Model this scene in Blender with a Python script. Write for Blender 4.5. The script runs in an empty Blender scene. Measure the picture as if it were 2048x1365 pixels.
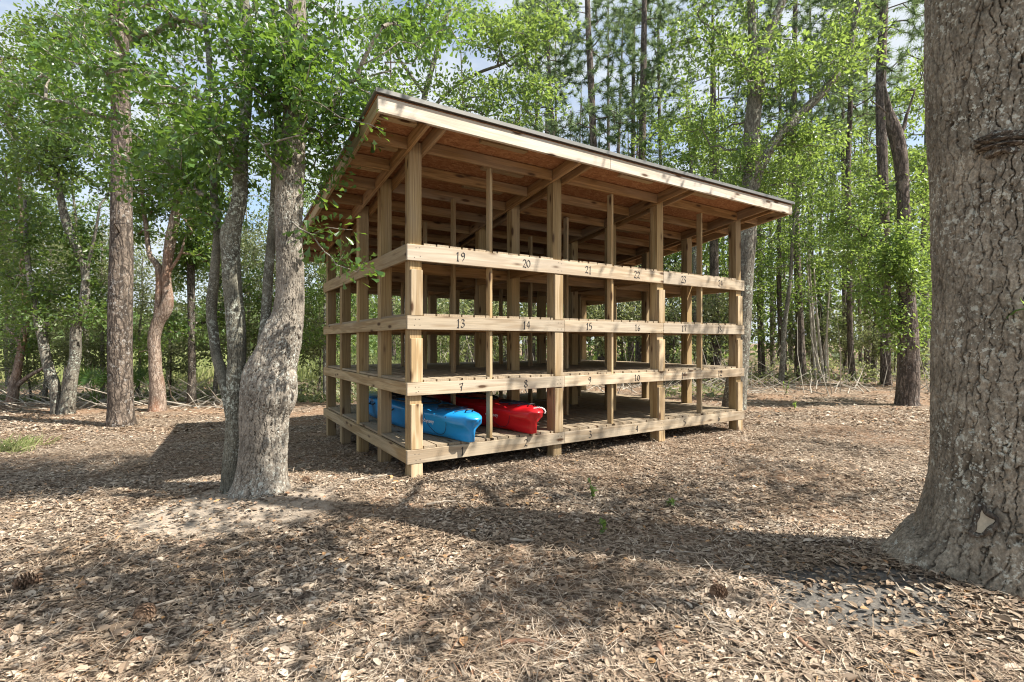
import bpy, bmesh, math, random
import numpy as np
from mathutils import Vector, Matrix, Euler

# ------------------------------------------------------------------ camera, sky, sun, exposure
SC = bpy.context.scene
COL = SC.collection
F, CX, CY, CAMZ = 998.0, 1024.0, 686.0, 1.47
cam_d = bpy.data.cameras.new('camera')
cam_d.sensor_width = 36.0
cam_d.lens = F / 2048 * 36
cam_d.shift_y = 3.5 / 2048
cam_d.clip_start = 0.05
cam_d.clip_end = 3000
cam = bpy.data.objects.new('camera', cam_d)
cam.location = (0, 0, CAMZ)
cam.rotation_euler = (math.radians(90), 0, 0)
COL.objects.link(cam)
SC.camera = cam

SUNV = Vector((2.74, -0.80, 3.62)).normalized()          # towards the sun
SUN_EL = math.asin(SUNV.z)
SUN_AZ = math.atan2(SUNV.x, SUNV.y)

world = bpy.data.worlds.new('World')
SC.world = world
world.use_nodes = True
wn, wl = world.node_tree.nodes, world.node_tree.links
wn.clear()
w_out = wn.new('ShaderNodeOutputWorld')
w_sky = wn.new('ShaderNodeTexSky')
w_sky.sky_type = 'NISHITA'
w_sky.sun_disc = False
w_sky.sun_elevation = SUN_EL
w_sky.sun_rotation = SUN_AZ
w_bg = wn.new('ShaderNodeBackground')
w_bg.inputs['Strength'].default_value = 0.11
wl.new(w_sky.outputs['Color'], w_bg.inputs['Color'])
w_cl = wn.new('ShaderNodeBackground')
w_cl.inputs['Color'].default_value = (0.86, 0.93, 1.0, 1)
w_cl.inputs['Strength'].default_value = 0.46
w_tc = wn.new('ShaderNodeTexCoord')
w_mp = wn.new('ShaderNodeMapping')
w_mp.inputs['Scale'].default_value = (2.2, 2.2, 4.5)
w_no = wn.new('ShaderNodeTexNoise')
w_no.inputs['Scale'].default_value = 1.6
w_no.inputs['Detail'].default_value = 7
w_no.inputs['Roughness'].default_value = 0.62
w_rp = wn.new('ShaderNodeValToRGB')
w_rp.color_ramp.elements[0].position = 0.30
w_rp.color_ramp.elements[1].position = 0.58
w_mx = wn.new('ShaderNodeMixShader')
wl.new(w_tc.outputs['Generated'], w_mp.inputs['Vector'])
wl.new(w_mp.outputs['Vector'], w_no.inputs['Vector'])
wl.new(w_no.outputs['Fac'], w_rp.inputs['Fac'])
wl.new(w_rp.outputs['Color'], w_mx.inputs['Fac'])
wl.new(w_bg.outputs['Background'], w_mx.inputs[1])
wl.new(w_cl.outputs['Background'], w_mx.inputs[2])
wl.new(w_mx.outputs['Shader'], w_out.inputs['Surface'])

sun_d = bpy.data.lights.new('sun', 'SUN')
sun_d.energy = 5.0
sun_d.angle = math.radians(0.53)
sun_d.color = (1.0, 0.94, 0.85)
sun = bpy.data.objects.new('sun', sun_d)
sun.rotation_euler = SUNV.to_track_quat('Z', 'Y').to_euler()
sun.location = SUNV * 40
COL.objects.link(sun)

SC.view_settings.view_transform = 'Standard'
SC.view_settings.look = 'None'
SC.view_settings.gamma = 1.0
SC.view_settings.exposure = 1.1
SC.render.engine = 'CYCLES'
SC.cycles.max_bounces = 7
SC.cycles.diffuse_bounces = 4
SC.cycles.glossy_bounces = 2
SC.cycles.transmission_bounces = 4
SC.cycles.transparent_max_bounces = 4
SC.cycles.use_denoising = True
SC.cycles.filter_width = 1.1
SC.cycles.sample_clamp_indirect = 6

# ------------------------------------------------------------------ helpers
def W(px, py, Y):
    """a point seen at pixel px,py of the 2048 wide photo, Y metres deep"""
    return np.array([(px - CX) / F * Y, Y, CAMZ - (py - CY) / F * Y])

def ss(a, b, x):
    t = np.clip((x - a) / (b - a), 0, 1)
    return t * t * (3 - 2 * t)

def _hash(ix, iy, iz, seed):
    h = (ix * 374761393 + iy * 668265263 + iz * 2147483647 + seed * 1274126177) & 0xffffffff
    h = ((h ^ (h >> 13)) * 1274126177) & 0xffffffff
    h = ((h ^ (h >> 16)) * 2246822519) & 0xffffffff
    return ((h ^ (h >> 15)) & 0xffffff) / float(0xffffff)

def vnoise(p, seed=0):
    p = np.asarray(p, float)
    i = np.floor(p).astype(np.int64)
    f = p - i
    f = f * f * (3 - 2 * f)
    r = 0
    for dx in (0, 1):
        wx = f[:, 0] if dx else 1 - f[:, 0]
        for dy in (0, 1):
            wy = f[:, 1] if dy else 1 - f[:, 1]
            for dz in (0, 1):
                wz = f[:, 2] if dz else 1 - f[:, 2]
                r = r + wx * wy * wz * _hash(i[:, 0] + dx, i[:, 1] + dy, i[:, 2] + dz, seed)
    return r

def fbm(p, oct=4, seed=0):
    p = np.asarray(p, float)
    r, a, t = 0, 0.5, 0
    for k in range(oct):
        r = r + a * vnoise(p * 2 ** k + 17.3 * k, seed + k)
        t += a
        a *= 0.5
    return r / t

def mesh_np(name, co, faces, mats, smooth=False, mat_index=None):
    """faces: list of (n,k) int arrays"""
    me = bpy.data.meshes.new(name)
    co = np.ascontiguousarray(co, np.float32)
    me.vertices.add(len(co))
    me.vertices.foreach_set('co', co.ravel())
    faces = [np.asarray(f, np.int32) for f in faces if len(f)]
    loops = np.concatenate([f.ravel() for f in faces])
    tot = np.concatenate([np.full(len(f), f.shape[1], np.int32) for f in faces])
    st = np.concatenate([[0], np.cumsum(tot)[:-1]]).astype(np.int32)
    me.loops.add(len(loops))
    me.loops.foreach_set('vertex_index', loops)
    me.polygons.add(len(tot))
    me.polygons.foreach_set('loop_start', st)
    for m in (mats if isinstance(mats, (list, tuple)) else [mats]):
        me.materials.append(m)
    if mat_index is not None:
        me.polygons.foreach_set('material_index', np.asarray(mat_index, np.int32))
    me.polygons.foreach_set('use_smooth', np.full(len(tot), bool(smooth)))
    me.update(calc_edges=True)
    me.validate()
    return me

def link(name, me, parent=None, loc=None):
    o = bpy.data.objects.new(name, me)
    COL.objects.link(o)
    if parent is not None:
        o.parent = parent
    if loc is not None:
        o.location = loc
    return o

def tag(o, label=None, cat=None, group=None, kind=None):
    if label: o['label'] = label
    if cat: o['category'] = cat
    if group: o['group'] = group
    if kind: o['kind'] = kind
    return o

def empty(name, loc, label=None, cat=None, group=None, rotz=0):
    o = bpy.data.objects.new(name, None)
    o.empty_display_size = 0.2
    o.location = loc
    o.rotation_euler = (0, 0, rotz)
    COL.objects.link(o)
    return tag(o, label, cat, group)

def copy_tree(o, parent=None):
    c = o.copy()
    COL.objects.link(c)
    if parent is not None:
        c.parent = parent
    for ch in [x for x in COL.objects if x.parent == o]:
        copy_tree(ch, c)
    return c

class Geo:
    """collects tubes and leaves into one mesh"""
    def __init__(self):
        self.v, self.q, self.t, self.n = [], [], [], 0
    def add(self, v, quads=None, tris=None):
        v = np.asarray(v, float).reshape(-1, 3)
        self.v.append(v)
        if quads is not None and len(quads): self.q.append(np.asarray(quads, np.int64) + self.n)
        if tris is not None and len(tris): self.t.append(np.asarray(tris, np.int64) + self.n)
        self.n += len(v)
    def mesh(self, name, mats, smooth=False, offset=None):
        v = np.concatenate(self.v)
        if offset is not None: v = v - np.asarray(offset, float)
        f = []
        if self.q: f.append(np.concatenate(self.q))
        if self.t: f.append(np.concatenate(self.t))
        return mesh_np(name, v, f, mats, smooth)

def frames(pts):
    d = np.gradient(pts, axis=0)
    d /= np.linalg.norm(d, axis=1)[:, None] + 1e-9
    ref = np.array([0.31, 0.95, 0.05])
    a = np.cross(d, ref); a /= np.linalg.norm(a, axis=1)[:, None] + 1e-9
    b = np.cross(d, a)
    return d, a, b

def tube(g, pts, rad, seg=8, cap=True):
    pts = np.asarray(pts, float); rad = np.asarray(rad, float)
    n = len(pts)
    d, a, b = frames(pts)
    th = np.arange(seg) / seg * 2 * np.pi
    ring = pts[:, None] + rad[:, None, None] * (np.cos(th)[None, :, None] * a[:, None] + np.sin(th)[None, :, None] * b[:, None])
    i = np.arange(n - 1)[:, None] * seg
    j = np.arange(seg)[None]
    k = (j + 1) % seg
    q = np.stack([i + j, i + k, i + seg + k, i + seg + j], -1).reshape(-1, 4)
    v = ring.reshape(-1, 3)
    t = None
    if cap:
        v = np.concatenate([v, [pts[-1] + d[-1] * rad[-1] * 0.3, pts[0] - d[0] * rad[0] * 0.3]])
        jj = np.arange(seg); kk = (jj + 1) % seg
        top = np.stack([(n - 1) * seg + jj, (n - 1) * seg + kk, np.full(seg, n * seg)], -1)
        bot = np.stack([kk, jj, np.full(seg, n * seg + 1)], -1)
        t = np.concatenate([top, bot])
    g.add(v, q, t)

def resample(path, step):
    """smooth (Catmull-Rom) path of rows x,y,z,r at about step metres"""
    p = np.asarray(path, float)
    if len(p) < 3:
        m = max(2, int(np.linalg.norm(p[-1, :3] - p[0, :3]) / step) + 1)
        t = np.linspace(0, 1, m)[:, None]
        return p[0] * (1 - t) + p[-1] * t
    e = np.concatenate([[2 * p[0] - p[1]], p, [2 * p[-1] - p[-2]]])
    out = []
    for i in range(1, len(e) - 2):
        L = np.linalg.norm(e[i + 1, :3] - e[i, :3])
        m = max(1, int(round(L / step)))
        t = (np.arange(m) / m)[:, None]
        p0, p1, p2, p3 = e[i - 1], e[i], e[i + 1], e[i + 2]
        out.append(0.5 * ((2 * p1) + (-p0 + p2) * t + (2 * p0 - 5 * p1 + 4 * p2 - p3) * t ** 2 + (-p0 + 3 * p1 - 3 * p2 + p3) * t ** 3))
    out.append(p[-1:])
    out = np.concatenate(out)
    out[:, 3] = np.maximum(out[:, 3], 0.003)
    return out

def norm(a):
    return a / (np.linalg.norm(a, axis=-1, keepdims=True) + 1e-9)

# leaf outlines: half widths along the length, folded along the midrib
LEAFS = {
    'spoon': ([0.42, 0.86], [0.11, 0.30]),       # narrow at the stalk, broad rounded tip
    'oval': ([0.30, 0.70], [0.24, 0.22]),
}
def leaves(g, p, d, nrm, size, shape='oval', fold=0.25, curl=0.0):
    """p,d,nrm (n,3), size (n,)"""
    d = norm(d)
    s = norm(np.cross(d, nrm))
    u = np.cross(s, d)
    n = len(p)
    size = size[:, None]
    if shape == 'diamond':
        v = np.stack([p, p + d * size * .5 + s * size * .30, p + d * size, p + d * size * .5 - s * size * .30], 1)
        g.add(v.reshape(-1, 3), np.arange(n * 4).reshape(-1, 4))
        return
    (l1, l2), (w1, w2) = LEAFS[shape]
    f = fold
    c = curl
    v = np.stack([
        p,
        p + size * (d * l1 + s * w1 + u * (f * w1 + c * .5)),
        p + size * (d * l2 + s * w2 + u * (f * w2 + c * .6)),
        p + size * (d * 1.0),
        p + size * (d * l2 - s * w2 + u * (f * w2 + c * .6)),
        p + size * (d * l1 - s * w1 + u * (f * w1 + c * .5)),
        ], 1)
    b = np.arange(n)[:, None] * 6
    q = np.concatenate([b + np.array([[0, 3, 2, 1]]), b + np.array([[0, 5, 4, 3]])])
    g.add(v.reshape(-1, 3), q)

# ------------------------------------------------------------------ materials
def mat(name):
    m = bpy.data.materials.new(name)
    m.use_nodes = True
    n = m.node_tree.nodes
    n.clear()
    o = n.new('ShaderNodeOutputMaterial')
    p = n.new('ShaderNodeBsdfPrincipled')
    m.node_tree.links.new(p.outputs[0], o.inputs['Surface'])
    return m, n, m.node_tree.links, p, o

def ramp(n, stops, interp='LINEAR'):
    r = n.new('ShaderNodeValToRGB')
    e = r.color_ramp.elements
    while len(e) < len(stops): e.new(0.5)
    for k, (pos, c) in enumerate(stops):
        e[k].position = pos
        e[k].color = (c[0], c[1], c[2], 1) if not np.isscalar(c) else (c, c, c, 1)
    r.color_ramp.interpolation = interp
    return r

def mixc(n, l, fac, a, b, mode='MIX'):
    m = n.new('ShaderNodeMix')
    m.data_type = 'RGBA'
    m.blend_type = mode
    for s, v in ((0, fac), (6, a), (7, b)):
        if isinstance(v, bpy.types.NodeSocket): l.new(v, m.inputs[s])
        elif s == 0: m.inputs[0].default_value = v
        else: m.inputs[s].default_value = (v[0], v[1], v[2], 1)
    return m.outputs[2]

def noise(n, l, vec, scale, detail=4, rough=.5, dist=0):
    t = n.new('ShaderNodeTexNoise')
    t.inputs['Scale'].default_value = scale
    t.inputs['Detail'].default_value = detail
    t.inputs['Roughness'].default_value = rough
    t.inputs['Distortion'].default_value = dist
    if vec is not None: l.new(vec, t.inputs['Vector'])
    return t

def mapping(n, l, vec, scale, loc=None):
    m = n.new('ShaderNodeMapping')
    m.inputs['Scale'].default_value = scale
    l.new(vec, m.inputs['Vector'])
    if loc is not None: l.new(loc, m.inputs['Location'])
    return m.outputs['Vector']

def bump(n, l, h, p, strength, dist):
    b = n.new('ShaderNodeBump')
    b.inputs['Strength'].default_value = strength
    b.inputs['Distance'].default_value = dist
    l.new(h, b.inputs['Height'])
    l.new(b.outputs['Normal'], p.inputs['Normal'])

def wood(name, light, dark, grey=(.45, .40, .33), weather=0.0, knots=True, rough=.75):
    """sawn pine board, grain along local x"""
    m, n, l, p, o = mat(name)
    tc = n.new('ShaderNodeTexCoord')
    oi = n.new('ShaderNodeObjectInfo')
    cmb = n.new('ShaderNodeCombineXYZ')
    mul = n.new('ShaderNodeMath'); mul.operation = 'MULTIPLY'; mul.inputs[1].default_value = 37.0
    l.new(oi.outputs['Random'], mul.inputs[0])
    for k in range(3): l.new(mul.outputs[0], cmb.inputs[k])
    v = mapping(n, l, tc.outputs['Object'], (1, 1, 1), cmb.outputs[0])
    warp = noise(n, l, mapping(n, l, v, (1.6, 5, 5)), 1.0, 2)
    wv = n.new('ShaderNodeTexWave')
    wv.wave_type = 'BANDS'; wv.bands_direction = 'Y'
    wv.inputs['Scale'].default_value = 3.0
    wv.inputs['Distortion'].default_value = 9.0
    wv.inputs['Detail'].default_value = 2.0
    wv.inputs['Detail Scale'].default_value = .7
    l.new(mapping(n, l, v, (.45, 6, 6)), wv.inputs['Vector'])
    fine = noise(n, l, mapping(n, l, v, (2.5, 90, 90)), 1.0, 3, .6)
    wr = ramp(n, [(.15, 0), (.62, .75), (.8, 1)])
    l.new(wv.outputs['Fac'], wr.inputs['Fac'])
    a = mixc(n, l, wr.outputs['Color'], dark, light)
    fr = ramp(n, [(.3, .62), (.7, 1.10)])
    l.new(fine.outputs['Fac'], fr.inputs['Fac'])
    a = mixc(n, l, .75, a, fr.outputs['Color'], 'MULTIPLY')
    big = noise(n, l, mapping(n, l, v, (.7, 3, 3)), 1.0, 3)
    gr = ramp(n, [(.45, 0.0), (.75, 1.0)])
    l.new(big.outputs['Fac'], gr.inputs['Fac'])
    gm = n.new('ShaderNodeMath'); gm.operation = 'MULTIPLY'; gm.inputs[1].default_value = .35 + weather * .6
    l.new(gr.outputs['Color'], gm.inputs[0])
    a = mixc(n, l, gm.outputs[0], a, grey)
    if weather: a = mixc(n, l, weather * .5, a, grey)
    # board to board variation
    hv = n.new('ShaderNodeHueSaturation')
    rr = n.new('ShaderNodeMapRange')
    rr.inputs[3].default_value = .78; rr.inputs[4].default_value = 1.16
    l.new(oi.outputs['Random'], rr.inputs[0])
    l.new(rr.outputs[0], hv.inputs['Value'])
    l.new(a, hv.inputs['Color'])
    a = hv.outputs['Color']
    if knots:
        vo = n.new('ShaderNodeTexVoronoi')
        vo.inputs['Scale'].default_value = 1.0
        l.new(mapping(n, l, v, (2.2, 7.5, 7.5)), vo.inputs['Vector'])
        kr = ramp(n, [(.10, 1.0), (.17, .25), (.24, 0.0)])
        l.new(vo.outputs['Distance'], kr.inputs['Fac'])
        a = mixc(n, l, kr.outputs['Color'], a, (.085, .045, .022))
    l.new(a, p.inputs['Base Color'])
    p.inputs['Roughness'].default_value = rough
    p.inputs['Specular IOR Level'].default_value = .25
    bump(n, l, fine.outputs['Fac'], p, .35, .004)
    return m

def plain(name, c, rough=.6, metal=0, spec=.5, var=0.0, scale=8):
    m, n, l, p, o = mat(name)
    p.inputs['Base Color'].default_value = (*c, 1)
    if var:
        tc = n.new('ShaderNodeTexCoord')
        t = noise(n, l, tc.outputs['Object'], scale, 5, .6)
        r = ramp(n, [(.3, tuple(x * (1 - var) for x in c)), (.7, tuple(min(1, x * (1 + var)) for x in c))])
        l.new(t.outputs['Fac'], r.inputs['Fac'])
        l.new(r.outputs['Color'], p.inputs['Base Color'])
    p.inputs['Roughness'].default_value = rough
    p.inputs['Metallic'].default_value = metal
    p.inputs['Specular IOR Level'].default_value = spec
    return m

def leafmat(name, stops, trans=(.30, .42, .05), tfac=.42, rough=.42, spec=.45):
    m, n, l, p, o = mat(name)
    ge = n.new('ShaderNodeNewGeometry')
    r = ramp(n, stops)
    l.new(ge.outputs['Random Per Island'], r.inputs['Fac'])
    l.new(r.outputs['Color'], p.inputs['Base Color'])
    p.inputs['Roughness'].default_value = rough
    p.inputs['Specular IOR Level'].default_value = spec
    t = n.new('ShaderNodeBsdfTranslucent')
    tv = mixc(n, l, ge.outputs['Random Per Island'], tuple(x * .7 for x in trans), tuple(min(1, x * 1.3) for x in trans))
    l.new(tv, t.inputs['Color'])
    mx = n.new('ShaderNodeMixShader')
    mx.inputs[0].default_value = tfac
    l.new(p.outputs[0], mx.inputs[1]); l.new(t.outputs[0], mx.inputs[2])
    l.new(mx.outputs[0], o.inputs['Surface'])
    return m

def barkmat(name, plate, furrow, lichen=(.50, .52, .45), lich=.5, scale=1.0, vs=.22, bumpd=.02, rough=.9, red=None, cracks=.35, attr=False):
    """furrowed bark: winding fissures along the stem, short cross cracks, lichen flecks"""
    m, n, l, p, o = mat(name)
    tc = n.new('ShaderNodeTexCoord')
    v0 = tc.outputs['Object']
    wa = noise(n, l, mapping(n, l, v0, (1, 1, .6)), 16 * scale, 4, .6)
    add = n.new('ShaderNodeMixRGB'); add.blend_type = 'ADD'; add.inputs[0].default_value = .045 / scale
    l.new(v0, add.inputs[1]); l.new(wa.outputs['Color'], add.inputs[2])
    v = mapping(n, l, add.outputs[0], (1, 1, vs))
    n1 = noise(n, l, v, 17 * scale, 2, .5)
    def math_(op, a, b=None):
        q = n.new('ShaderNodeMath'); q.operation = op
        for k_, x in enumerate((a, b)):
            if x is None: continue
            if isinstance(x, bpy.types.NodeSocket): l.new(x, q.inputs[k_])
            else: q.inputs[k_].default_value = x
        return q.outputs[0]
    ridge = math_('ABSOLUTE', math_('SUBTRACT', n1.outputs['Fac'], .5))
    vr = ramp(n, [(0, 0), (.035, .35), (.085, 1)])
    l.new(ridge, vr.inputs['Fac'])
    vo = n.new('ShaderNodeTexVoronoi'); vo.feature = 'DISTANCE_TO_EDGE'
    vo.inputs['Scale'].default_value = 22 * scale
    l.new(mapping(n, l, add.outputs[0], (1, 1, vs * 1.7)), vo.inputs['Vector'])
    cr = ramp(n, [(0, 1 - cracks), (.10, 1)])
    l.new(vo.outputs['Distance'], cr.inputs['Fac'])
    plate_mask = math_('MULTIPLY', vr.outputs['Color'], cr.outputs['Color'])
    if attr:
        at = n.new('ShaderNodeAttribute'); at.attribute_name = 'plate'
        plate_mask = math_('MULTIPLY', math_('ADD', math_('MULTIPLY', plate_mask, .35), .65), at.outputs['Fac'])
    fi = noise(n, l, mapping(n, l, v0, (1, 1, .6)), 70 * scale, 6, .7)
    pl = ramp(n, [(.28, tuple(x * .38 for x in plate)), (.5, plate), (.70, tuple(x * 1.6 for x in plate))])
    l.new(fi.outputs['Fac'], pl.inputs['Fac'])
    md = noise(n, l, v0, 3.0, 4, .6)
    mr = ramp(n, [(.3, .58), (.7, 1.3)])
    l.new(md.outputs['Fac'], mr.inputs['Fac'])
    plc = mixc(n, l, 1.0, pl.outputs['Color'], mr.outputs['Color'], 'MULTIPLY')
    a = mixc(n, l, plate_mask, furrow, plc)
    if red is not None:
        rn = noise(n, l, mapping(n, l, v0, (1, 1, .6)), 1.3, 2)
        rr = ramp(n, [(.50, 0), (.64, 1)])
        l.new(rn.outputs['Fac'], rr.inputs['Fac'])
        a = mixc(n, l, math_('MULTIPLY', rr.outputs['Color'], .7), a, red)
    s1 = noise(n, l, v0, 24 * scale, 5, .75)
    r1 = ramp(n, [(.61 - .08 * lich, 0), (.65 - .08 * lich, 1)])
    l.new(s1.outputs['Fac'], r1.inputs['Fac'])
    s2 = n.new('ShaderNodeTexVoronoi'); s2.inputs['Scale'].default_value = 34 * scale
    l.new(add.outputs[0], s2.inputs['Vector'])
    r2 = ramp(n, [(.16, 1), (.24, 0)])
    l.new(s2.outputs['Distance'], r2.inputs['Fac'])
    sp = math_('MAXIMUM', r1.outputs['Color'], math_('MULTIPLY', r2.outputs['Color'], .8))
    big = noise(n, l, v0, 2.1, 4, .6)
    rb = ramp(n, [(.42, .08), (.6, 1)])
    l.new(big.outputs['Fac'], rb.inputs['Fac'])
    a = mixc(n, l, math_('MULTIPLY', math_('MULTIPLY', sp, rb.outputs['Color']), min(1, lich * 1.4)), a, lichen)
    l.new(a, p.inputs['Base Color'])
    p.inputs['Roughness'].default_value = rough
    p.inputs['Specular IOR Level'].default_value = .12
    h = mixc(n, l, .35, plate_mask, fi.outputs['Fac'])
    bump(n, l, h, p, 1.0, bumpd)
    return m

M = {}
M['post'] = wood('post_pine', (.45, .32, .155), (.31, .20, .088))
M['facing'] = wood('facing_pine', (.58, .44, .27), (.42, .29, .15))
M['front'] = wood('front_board_pine', (.54, .43, .29), (.39, .28, .165), (.46, .42, .36), .35)
M['side'] = wood('side_board_pine', (.46, .345, .20), (.34, .235, .12))
M['deck'] = wood('deck_pine', (.47, .365, .235), (.33, .245, .155), (.40, .35, .28), .3)
M['beam'] = wood('beam_pine', (.38, .225, .095), (.26, .145, .055))
M['fascia'] = wood('fascia_pine', (.70, .61, .49), (.58, .48, .36), (.52, .49, .45), .45)
M['stud'] = wood('stud_pine', (.48, .35, .185), (.35, .23, .11))
M['roofmetal'] = plain('roof_metal', (.26, .25, .235), .45, .5, .5, .15, 3)
M['drip'] = plain('drip_edge_metal', (.20, .195, .18), .45, .4, .5, .1, 5)
M['ink'] = plain('black_paint', (.012, .011, .012), .6)

def osb():
    m, n, l, p, o = mat('strand_board')
    tc = n.new('ShaderNodeTexCoord')
    vo = n.new('ShaderNodeTexVoronoi')
    vo.inputs['Scale'].default_value = 22
    wa = noise(n, l, tc.outputs['Object'], 12, 3)
    v = mixc(n, l, .12, tc.outputs['Object'], wa.outputs['Color'], 'ADD')
    l.new(mapping(n, l, v, (1, 2.6, 1)), vo.inputs['Vector'])
    r = ramp(n, [(0, (.21, .088, .038)), (.5, (.30, .14, .062)), (1, (.42, .225, .11))])
    l.new(vo.outputs['Color'], r.inputs['Fac'])
    l.new(r.outputs['Color'], p.inputs['Base Color'])
    p.inputs['Roughness'].default_value = .8
    p.inputs['Specular IOR Level'].default_value = .2
    return m
M['osb'] = osb()

# leaves
M['leaf_oak'] = leafmat('oak_leaf', [(0, (.035, .085, .018)), (.5, (.06, .13, .028)), (1, (.10, .17, .04))], (.26, .42, .05), .36, .34, .55)
M['leaf_mid'] = leafmat('broad_leaf', [(0, (.035, .075, .02)), (.5, (.065, .12, .03)), (1, (.11, .165, .045))], (.27, .38, .065), .42, .40)
M['leaf_lime'] = leafmat('lime_leaf', [(0, (.042, .098, .025)), (.5, (.078, .15, .04)), (1, (.125, .195, .055))], (.34, .46, .085), .45, .42)
M['leaf_grey'] = leafmat('shrub_leaf', [(0, (.06, .085, .035)), (.5, (.14, .17, .08)), (1, (.27, .28, .16))], (.36, .40, .15), .42, .5)
M['needle'] = leafmat('pine_needle', [(0, (.05, .09, .045)), (.5, (.08, .13, .065)), (1, (.12, .17, .08))], (.26, .36, .13), .4, .5)
M['far_leaf'] = leafmat('far_leaf', [(0, (.06, .11, .04)), (.5, (.10, .16, .06)), (1, (.16, .21, .09))], (.36, .46, .12), .45, .6)
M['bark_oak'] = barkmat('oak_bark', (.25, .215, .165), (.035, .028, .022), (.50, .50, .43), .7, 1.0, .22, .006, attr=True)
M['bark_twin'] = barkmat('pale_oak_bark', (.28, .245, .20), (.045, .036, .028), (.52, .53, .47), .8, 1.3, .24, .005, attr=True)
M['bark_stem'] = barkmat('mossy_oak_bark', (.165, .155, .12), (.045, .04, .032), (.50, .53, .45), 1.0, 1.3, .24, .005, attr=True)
M['bark_pine'] = barkmat('pine_bark', (.195, .155, .122), (.05, .04, .033), (.42, .40, .37), .55, .55, .25, .02, cracks=.6)
M['bark_farpine'] = barkmat('grey_pine_bark', (.17, .135, .112), (.055, .045, .038), (.36, .35, .33), .4, .6, .22, .02)
M['bark_lichen'] = barkmat('lichen_bark', (.20, .18, .145), (.085, .073, .06), (.46, .50, .42), .85, .9, .25, .01)
M['bark_red'] = barkmat('reddish_bark', (.33, .255, .20), (.13, .09, .068), (.48, .46, .41), .55, 1.0, .25, .008, red=(.31, .15, .085))
M['bark_dark'] = barkmat('dark_bark', (.15, .125, .10), (.05, .042, .035), (.42, .43, .38), .6, 1.0, .25, .01)

def litter_mat():
    m, n, l, p, o = mat('fallen_leaf')
    ge = n.new('ShaderNodeNewGeometry')
    r = ramp(n, [(0, (.08, .060, .044)), (.2, (.18, .137, .10)), (.48, (.30, .235, .172)), (.78, (.41, .34, .26)), (.95, (.54, .475, .39)), (.98, (.34, .20, .125)), (1, (.48, .30, .14))])
    l.new(ge.outputs['Random Per Island'], r.inputs['Fac'])
    tc = n.new('ShaderNodeTexCoord')
    t = noise(n, l, tc.outputs['Object'], 1.2, 3)
    rr = ramp(n, [(.35, (.80, .73, .66)), (.62, (1.05, 1.04, 1.03))])
    l.new(t.outputs['Fac'], rr.inputs['Fac'])
    c = mixc(n, l, 1.0, r.outputs['Color'], rr.outputs['Color'], 'MULTIPLY')
    l.new(c, p.inputs['Base Color'])
    p.inputs['Roughness'].default_value = .7
    p.inputs['Specular IOR Level'].default_value = .25
    return m
M['litter'] = litter_mat()

def ground_mat():
    m, n, l, p, o = mat('leafy_ground')
    ge = n.new('ShaderNodeNewGeometry')
    pos = ge.outputs['Position']
    wa = noise(n, l, pos, 9, 3)
    v = mixc(n, l, .08, pos, wa.outputs['Color'], 'ADD')
    vo = n.new('ShaderNodeTexVoronoi'); vo.inputs['Scale'].default_value = 34
    l.new(mapping(n, l, v, (1, 1.3, .2)), vo.inputs['Vector'])
    sep = n.new('ShaderNodeSeparateColor')
    l.new(vo.outputs['Color'], sep.inputs[0])
    r = ramp(n, [(0, (.085, .058, .040)), (.3, (.15, .107, .075)), (.6, (.24, .18, .13)), (.85, (.36, .285, .21)), (1, (.48, .41, .32))])
    l.new(sep.outputs[0], r.inputs['Fac'])
    f = noise(n, l, pos, 130, 4, .7)
    fr = ramp(n, [(.3, .55), (.7, 1.15)])
    l.new(f.outputs['Fac'], fr.inputs['Fac'])
    c = mixc(n, l, .8, r.outputs['Color'], fr.outputs['Color'], 'MULTIPLY')
    b = noise(n, l, pos, .55, 4, .6)
    br = ramp(n, [(.42, 0), (.62, 1)])
    l.new(b.outputs['Fac'], br.inputs['Fac'])
    c = mixc(n, l, br.outputs['Color'], c, mixc(n, l, .45, c, (.30, .17, .095)))
    # bare soil mounds round the two near trunks
    def spot(cx, cy, r0, r1):
        d = n.new('ShaderNodeVectorMath'); d.operation = 'DISTANCE'
        sx = n.new('ShaderNodeVectorMath'); sx.operation = 'MULTIPLY'
        sx.inputs[1].default_value = (1, 1, 0)
        l.new(pos, sx.inputs[0]); l.new(sx.outputs[0], d.inputs[0])
        d.inputs[1].default_value = (cx, cy, 0)
        w = noise(n, l, pos, 5, 4, .7)
        a = n.new('ShaderNodeMath'); a.operation = 'MULTIPLY_ADD'; a.inputs[1].default_value = .55
        l.new(w.outputs['Fac'], a.inputs[0]); l.new(d.outputs['Value'], a.inputs[2])
        q = n.new('ShaderNodeMapRange'); q.inputs[1].default_value = r0; q.inputs[2].default_value = r1
        q.inputs[3].default_value = 1; q.inputs[4].default_value = 0
        l.new(a.outputs[0], q.inputs[0])
        return q.outputs[0]
    c = mixc(n, l, spot(-2.42, 4.45, 1.0, 1.45), c, mixc(n, l, .8, c, (.40, .34, .27)))
    c = mixc(n, l, spot(1.98, 2.86, .80, 1.05), c, mixc(n, l, .85, c, (.125, .12, .11)))
    l.new(c, p.inputs['Base Color'])
    p.inputs['Roughness'].default_value = .9
    p.inputs['Specular IOR Level'].default_value = .1
    h = mixc(n, l, .4, vo.outputs['Distance'], f.outputs['Fac'])
    bump(n, l, h, p, .8, .02)
    return m
M['ground'] = ground_mat()

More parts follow.
